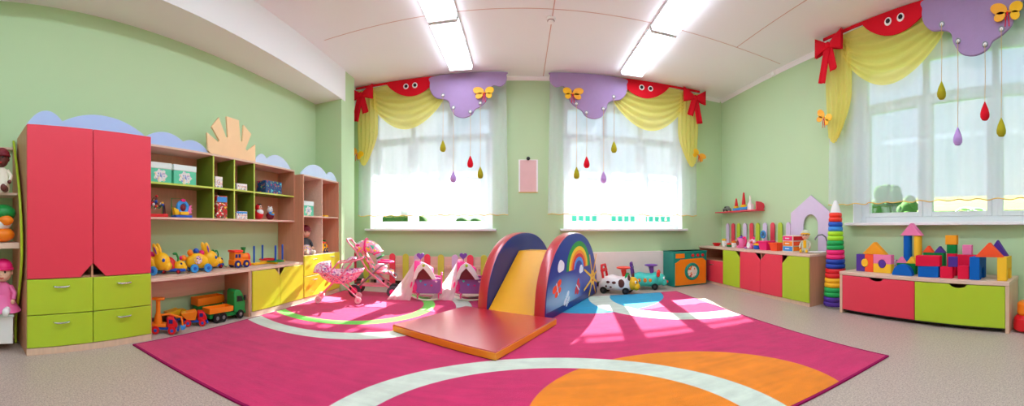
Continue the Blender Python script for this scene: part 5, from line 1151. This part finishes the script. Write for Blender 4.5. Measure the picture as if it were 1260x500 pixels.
blkz('box', 'green block behind the blue half-disc', 1103.3, 1126.5, zb0, zg, 3.35, .055, 'foam_green')
blkz('tri', 'small pink roof block on the green block', 1102.2, 1114.3, zg+.0005, WX(1108, 316, 3.35).z, 3.35, .05, 'foam_pink')
blkz('tri', 'small yellow roof block on the green block', 1114.5, 1127.5, zg+.0005, WX(1121, 316, 3.35).z, 3.35, .05, 'foam_yellow')
zc1 = WX(1120, 290.2, 3.44).z
blkz('cyl', 'tall blue column block under the pink roof', 1109.8, 1119.3, zb0, zc1, 3.43, .06, 'foam_blue')
blkz('cyl', 'tall yellow column block under the pink roof', 1122.6, 1131.8, zb0, zc1, 3.43, .06, 'foam_yellow')
blkz('tri', 'large pink roof block on the two tall columns', 1107.5, 1133.5, zc1+.0005, WX(1120, 274.8, 3.43).z, 3.425, .085, 'foam_pink')
blkz('half', 'blue half-disc block at the front of the bench', 1097.5, 1122, zb0, WX(1110, 325.6, 3.215).z, 3.215, .06, 'foam_blue')
zr = WX(1143, 327.5, 3.25).z
blkz('box', 'blue block under the thick red block', 1130, 1154, zb0, zr, 3.22, .10, 'foam_blue', rot=.12)
blkz('box', 'thick red block lying on the blue block', 1127.5, 1155.5, zr+.0005, WX(1140, 315, 3.225).z, 3.215, .11, 'foam_red', rot=.18)
zgr = WX(1149, 311.3, 3.46).z
blkz('arch', 'green bridge block behind the thick red block', 1136, 1161, zb0, zgr, 3.46, .07, 'foam_green')
blkz('tri', 'small orange-red roof block on the green bridge', 1134.8, 1148.5, zgr+.0005, WX(1142, 302.6, 3.46).z, 3.46, .06, 'foam_vermilion')
blkz('tri', 'small purple roof block on the green bridge', 1148.7, 1162.5, zgr+.0005, WX(1155, 303.2, 3.46).z, 3.46, .06, 'foam_purple')
zt1, zt2, zt3 = WX(1170, 312.2, 3.42).z, WX(1170, 301.2, 3.42).z, WX(1170, 289.7, 3.42).z
blkz('box', 'red block at the bottom of the three-cube tower', 1165, 1176, zb0, zt1, 3.41, .06, 'foam_red')
blkz('box', 'green cube in the middle of the three-cube tower', 1164.8, 1176, zt1+.0005, zt2, 3.41, .06, 'foam_green')
blkz('box', 'orange cube on top of the three-cube tower', 1163, 1176.7, zt2+.0005, zt3, 3.405, .065, 'foam_orange')
zrd = WX(1164, 328.6, 3.23).z
blkz('box', 'front red cube left of the gap, under the purple cube', 1156.7, 1171.5, zb0, zrd, 3.225, .07, 'foam_red')
blkz('box', 'front red cube right of the gap, beside the blue arch', 1178.3, 1192, zb0, WX(1185, 327.4, 3.23).z, 3.225, .07, 'foam_red')
blkz('box', 'purple cube tilted on the front red cube', 1167, 1178, zrd+.0005, WX(1172, 316.4, 3.23).z, 3.235, .05, 'foam_purple', rot=.3)
zra = WX(1189, 313.8, 3.40).z
blkz('archD', 'red arch block at the back with a green half-disc beneath', 1178, 1201, zb0+.045, zra, 3.40, .05, 'foam_red', extra=.032)
blkz('box', 'red block carrying the red arch block', 1178, 1201, zb0, zb0+.0445, 3.40, .05, 'foam_red')
blkz('half', 'green half-disc block inside the red arch', 1184, 1195, zb0+.0455, WX(1189, 320.5, 3.39).z, 3.401, .045, 'foam_green')
blkz('box', 'pink cube on top of the red arch block', 1184, 1195.5, zra+.0005, WX(1190, 301.8, 3.40).z, 3.40, .05, 'foam_pink')
def gate(label, x0, x1, ztop, X, dep, m_):
    a, b = WX(x0, 300, X), WX(x1, 300, X); t = thing('foam_block', label, 'block', (X, (a.y+b.y)/2, zb0), -pi/2, 'foam building blocks'); hw = abs(a.y-b.y)/2; h = ztop-zb0
    MB().prism([(0, 0), (dep*.28, 0), (dep*.28, h*.25)]+[(dep*.5-dep*.22*cos(pi*i/12), h*.25+h*.27*sin(pi*i/12)) for i in range(13)]+[(dep*.72, 0), (dep, 0), (dep, h), (0, h)], 'x', -hw, hw).build('block_body', m_, t, .003, 40)
zgt = WX(1200, 316.6, 3.22).z
gate('blue arch block carrying the left end of the red roof', 1192.8, 1205.2, zgt, 3.205, .24, 'foam_blue')
gate('yellow arch block carrying the right end of the red roof', 1226.8, 1238.6, zgt+.002, 3.205, .24, 'foam_yellow')
blkz('tri', 'large orange-red roof block spanning the blue and yellow arches', 1199.5, 1234, zgt+.0025, WX(1217, 298.8, 3.205).z, 3.205, .075, 'foam_vermilion')
blkz('tri', 'purple roof block behind the large orange-red one', 1214, 1240, zgt+.0025, WX(1226, 295.5, 3.37).z, 3.36, .07, 'foam_purple')
# pyramid toy at the right edge
p = WZ(1262, 409, 0); t = thing('stacking_cups', 'red and orange stacking toy on the floor at the right end of the bench', 'stacking toy', (3.30, .50, .002))
MB().lathe([(.10, 0), (.135, .02), (.14, .06), (.13, .12), (.10, .15), (0, .15)], n=30).build('cup', 'red', t); MB().lathe([(.09, .15), (.105, .17), (.10, .25), (.08, .27), (0, .27)], n=28).build('cup', 'orange', t)
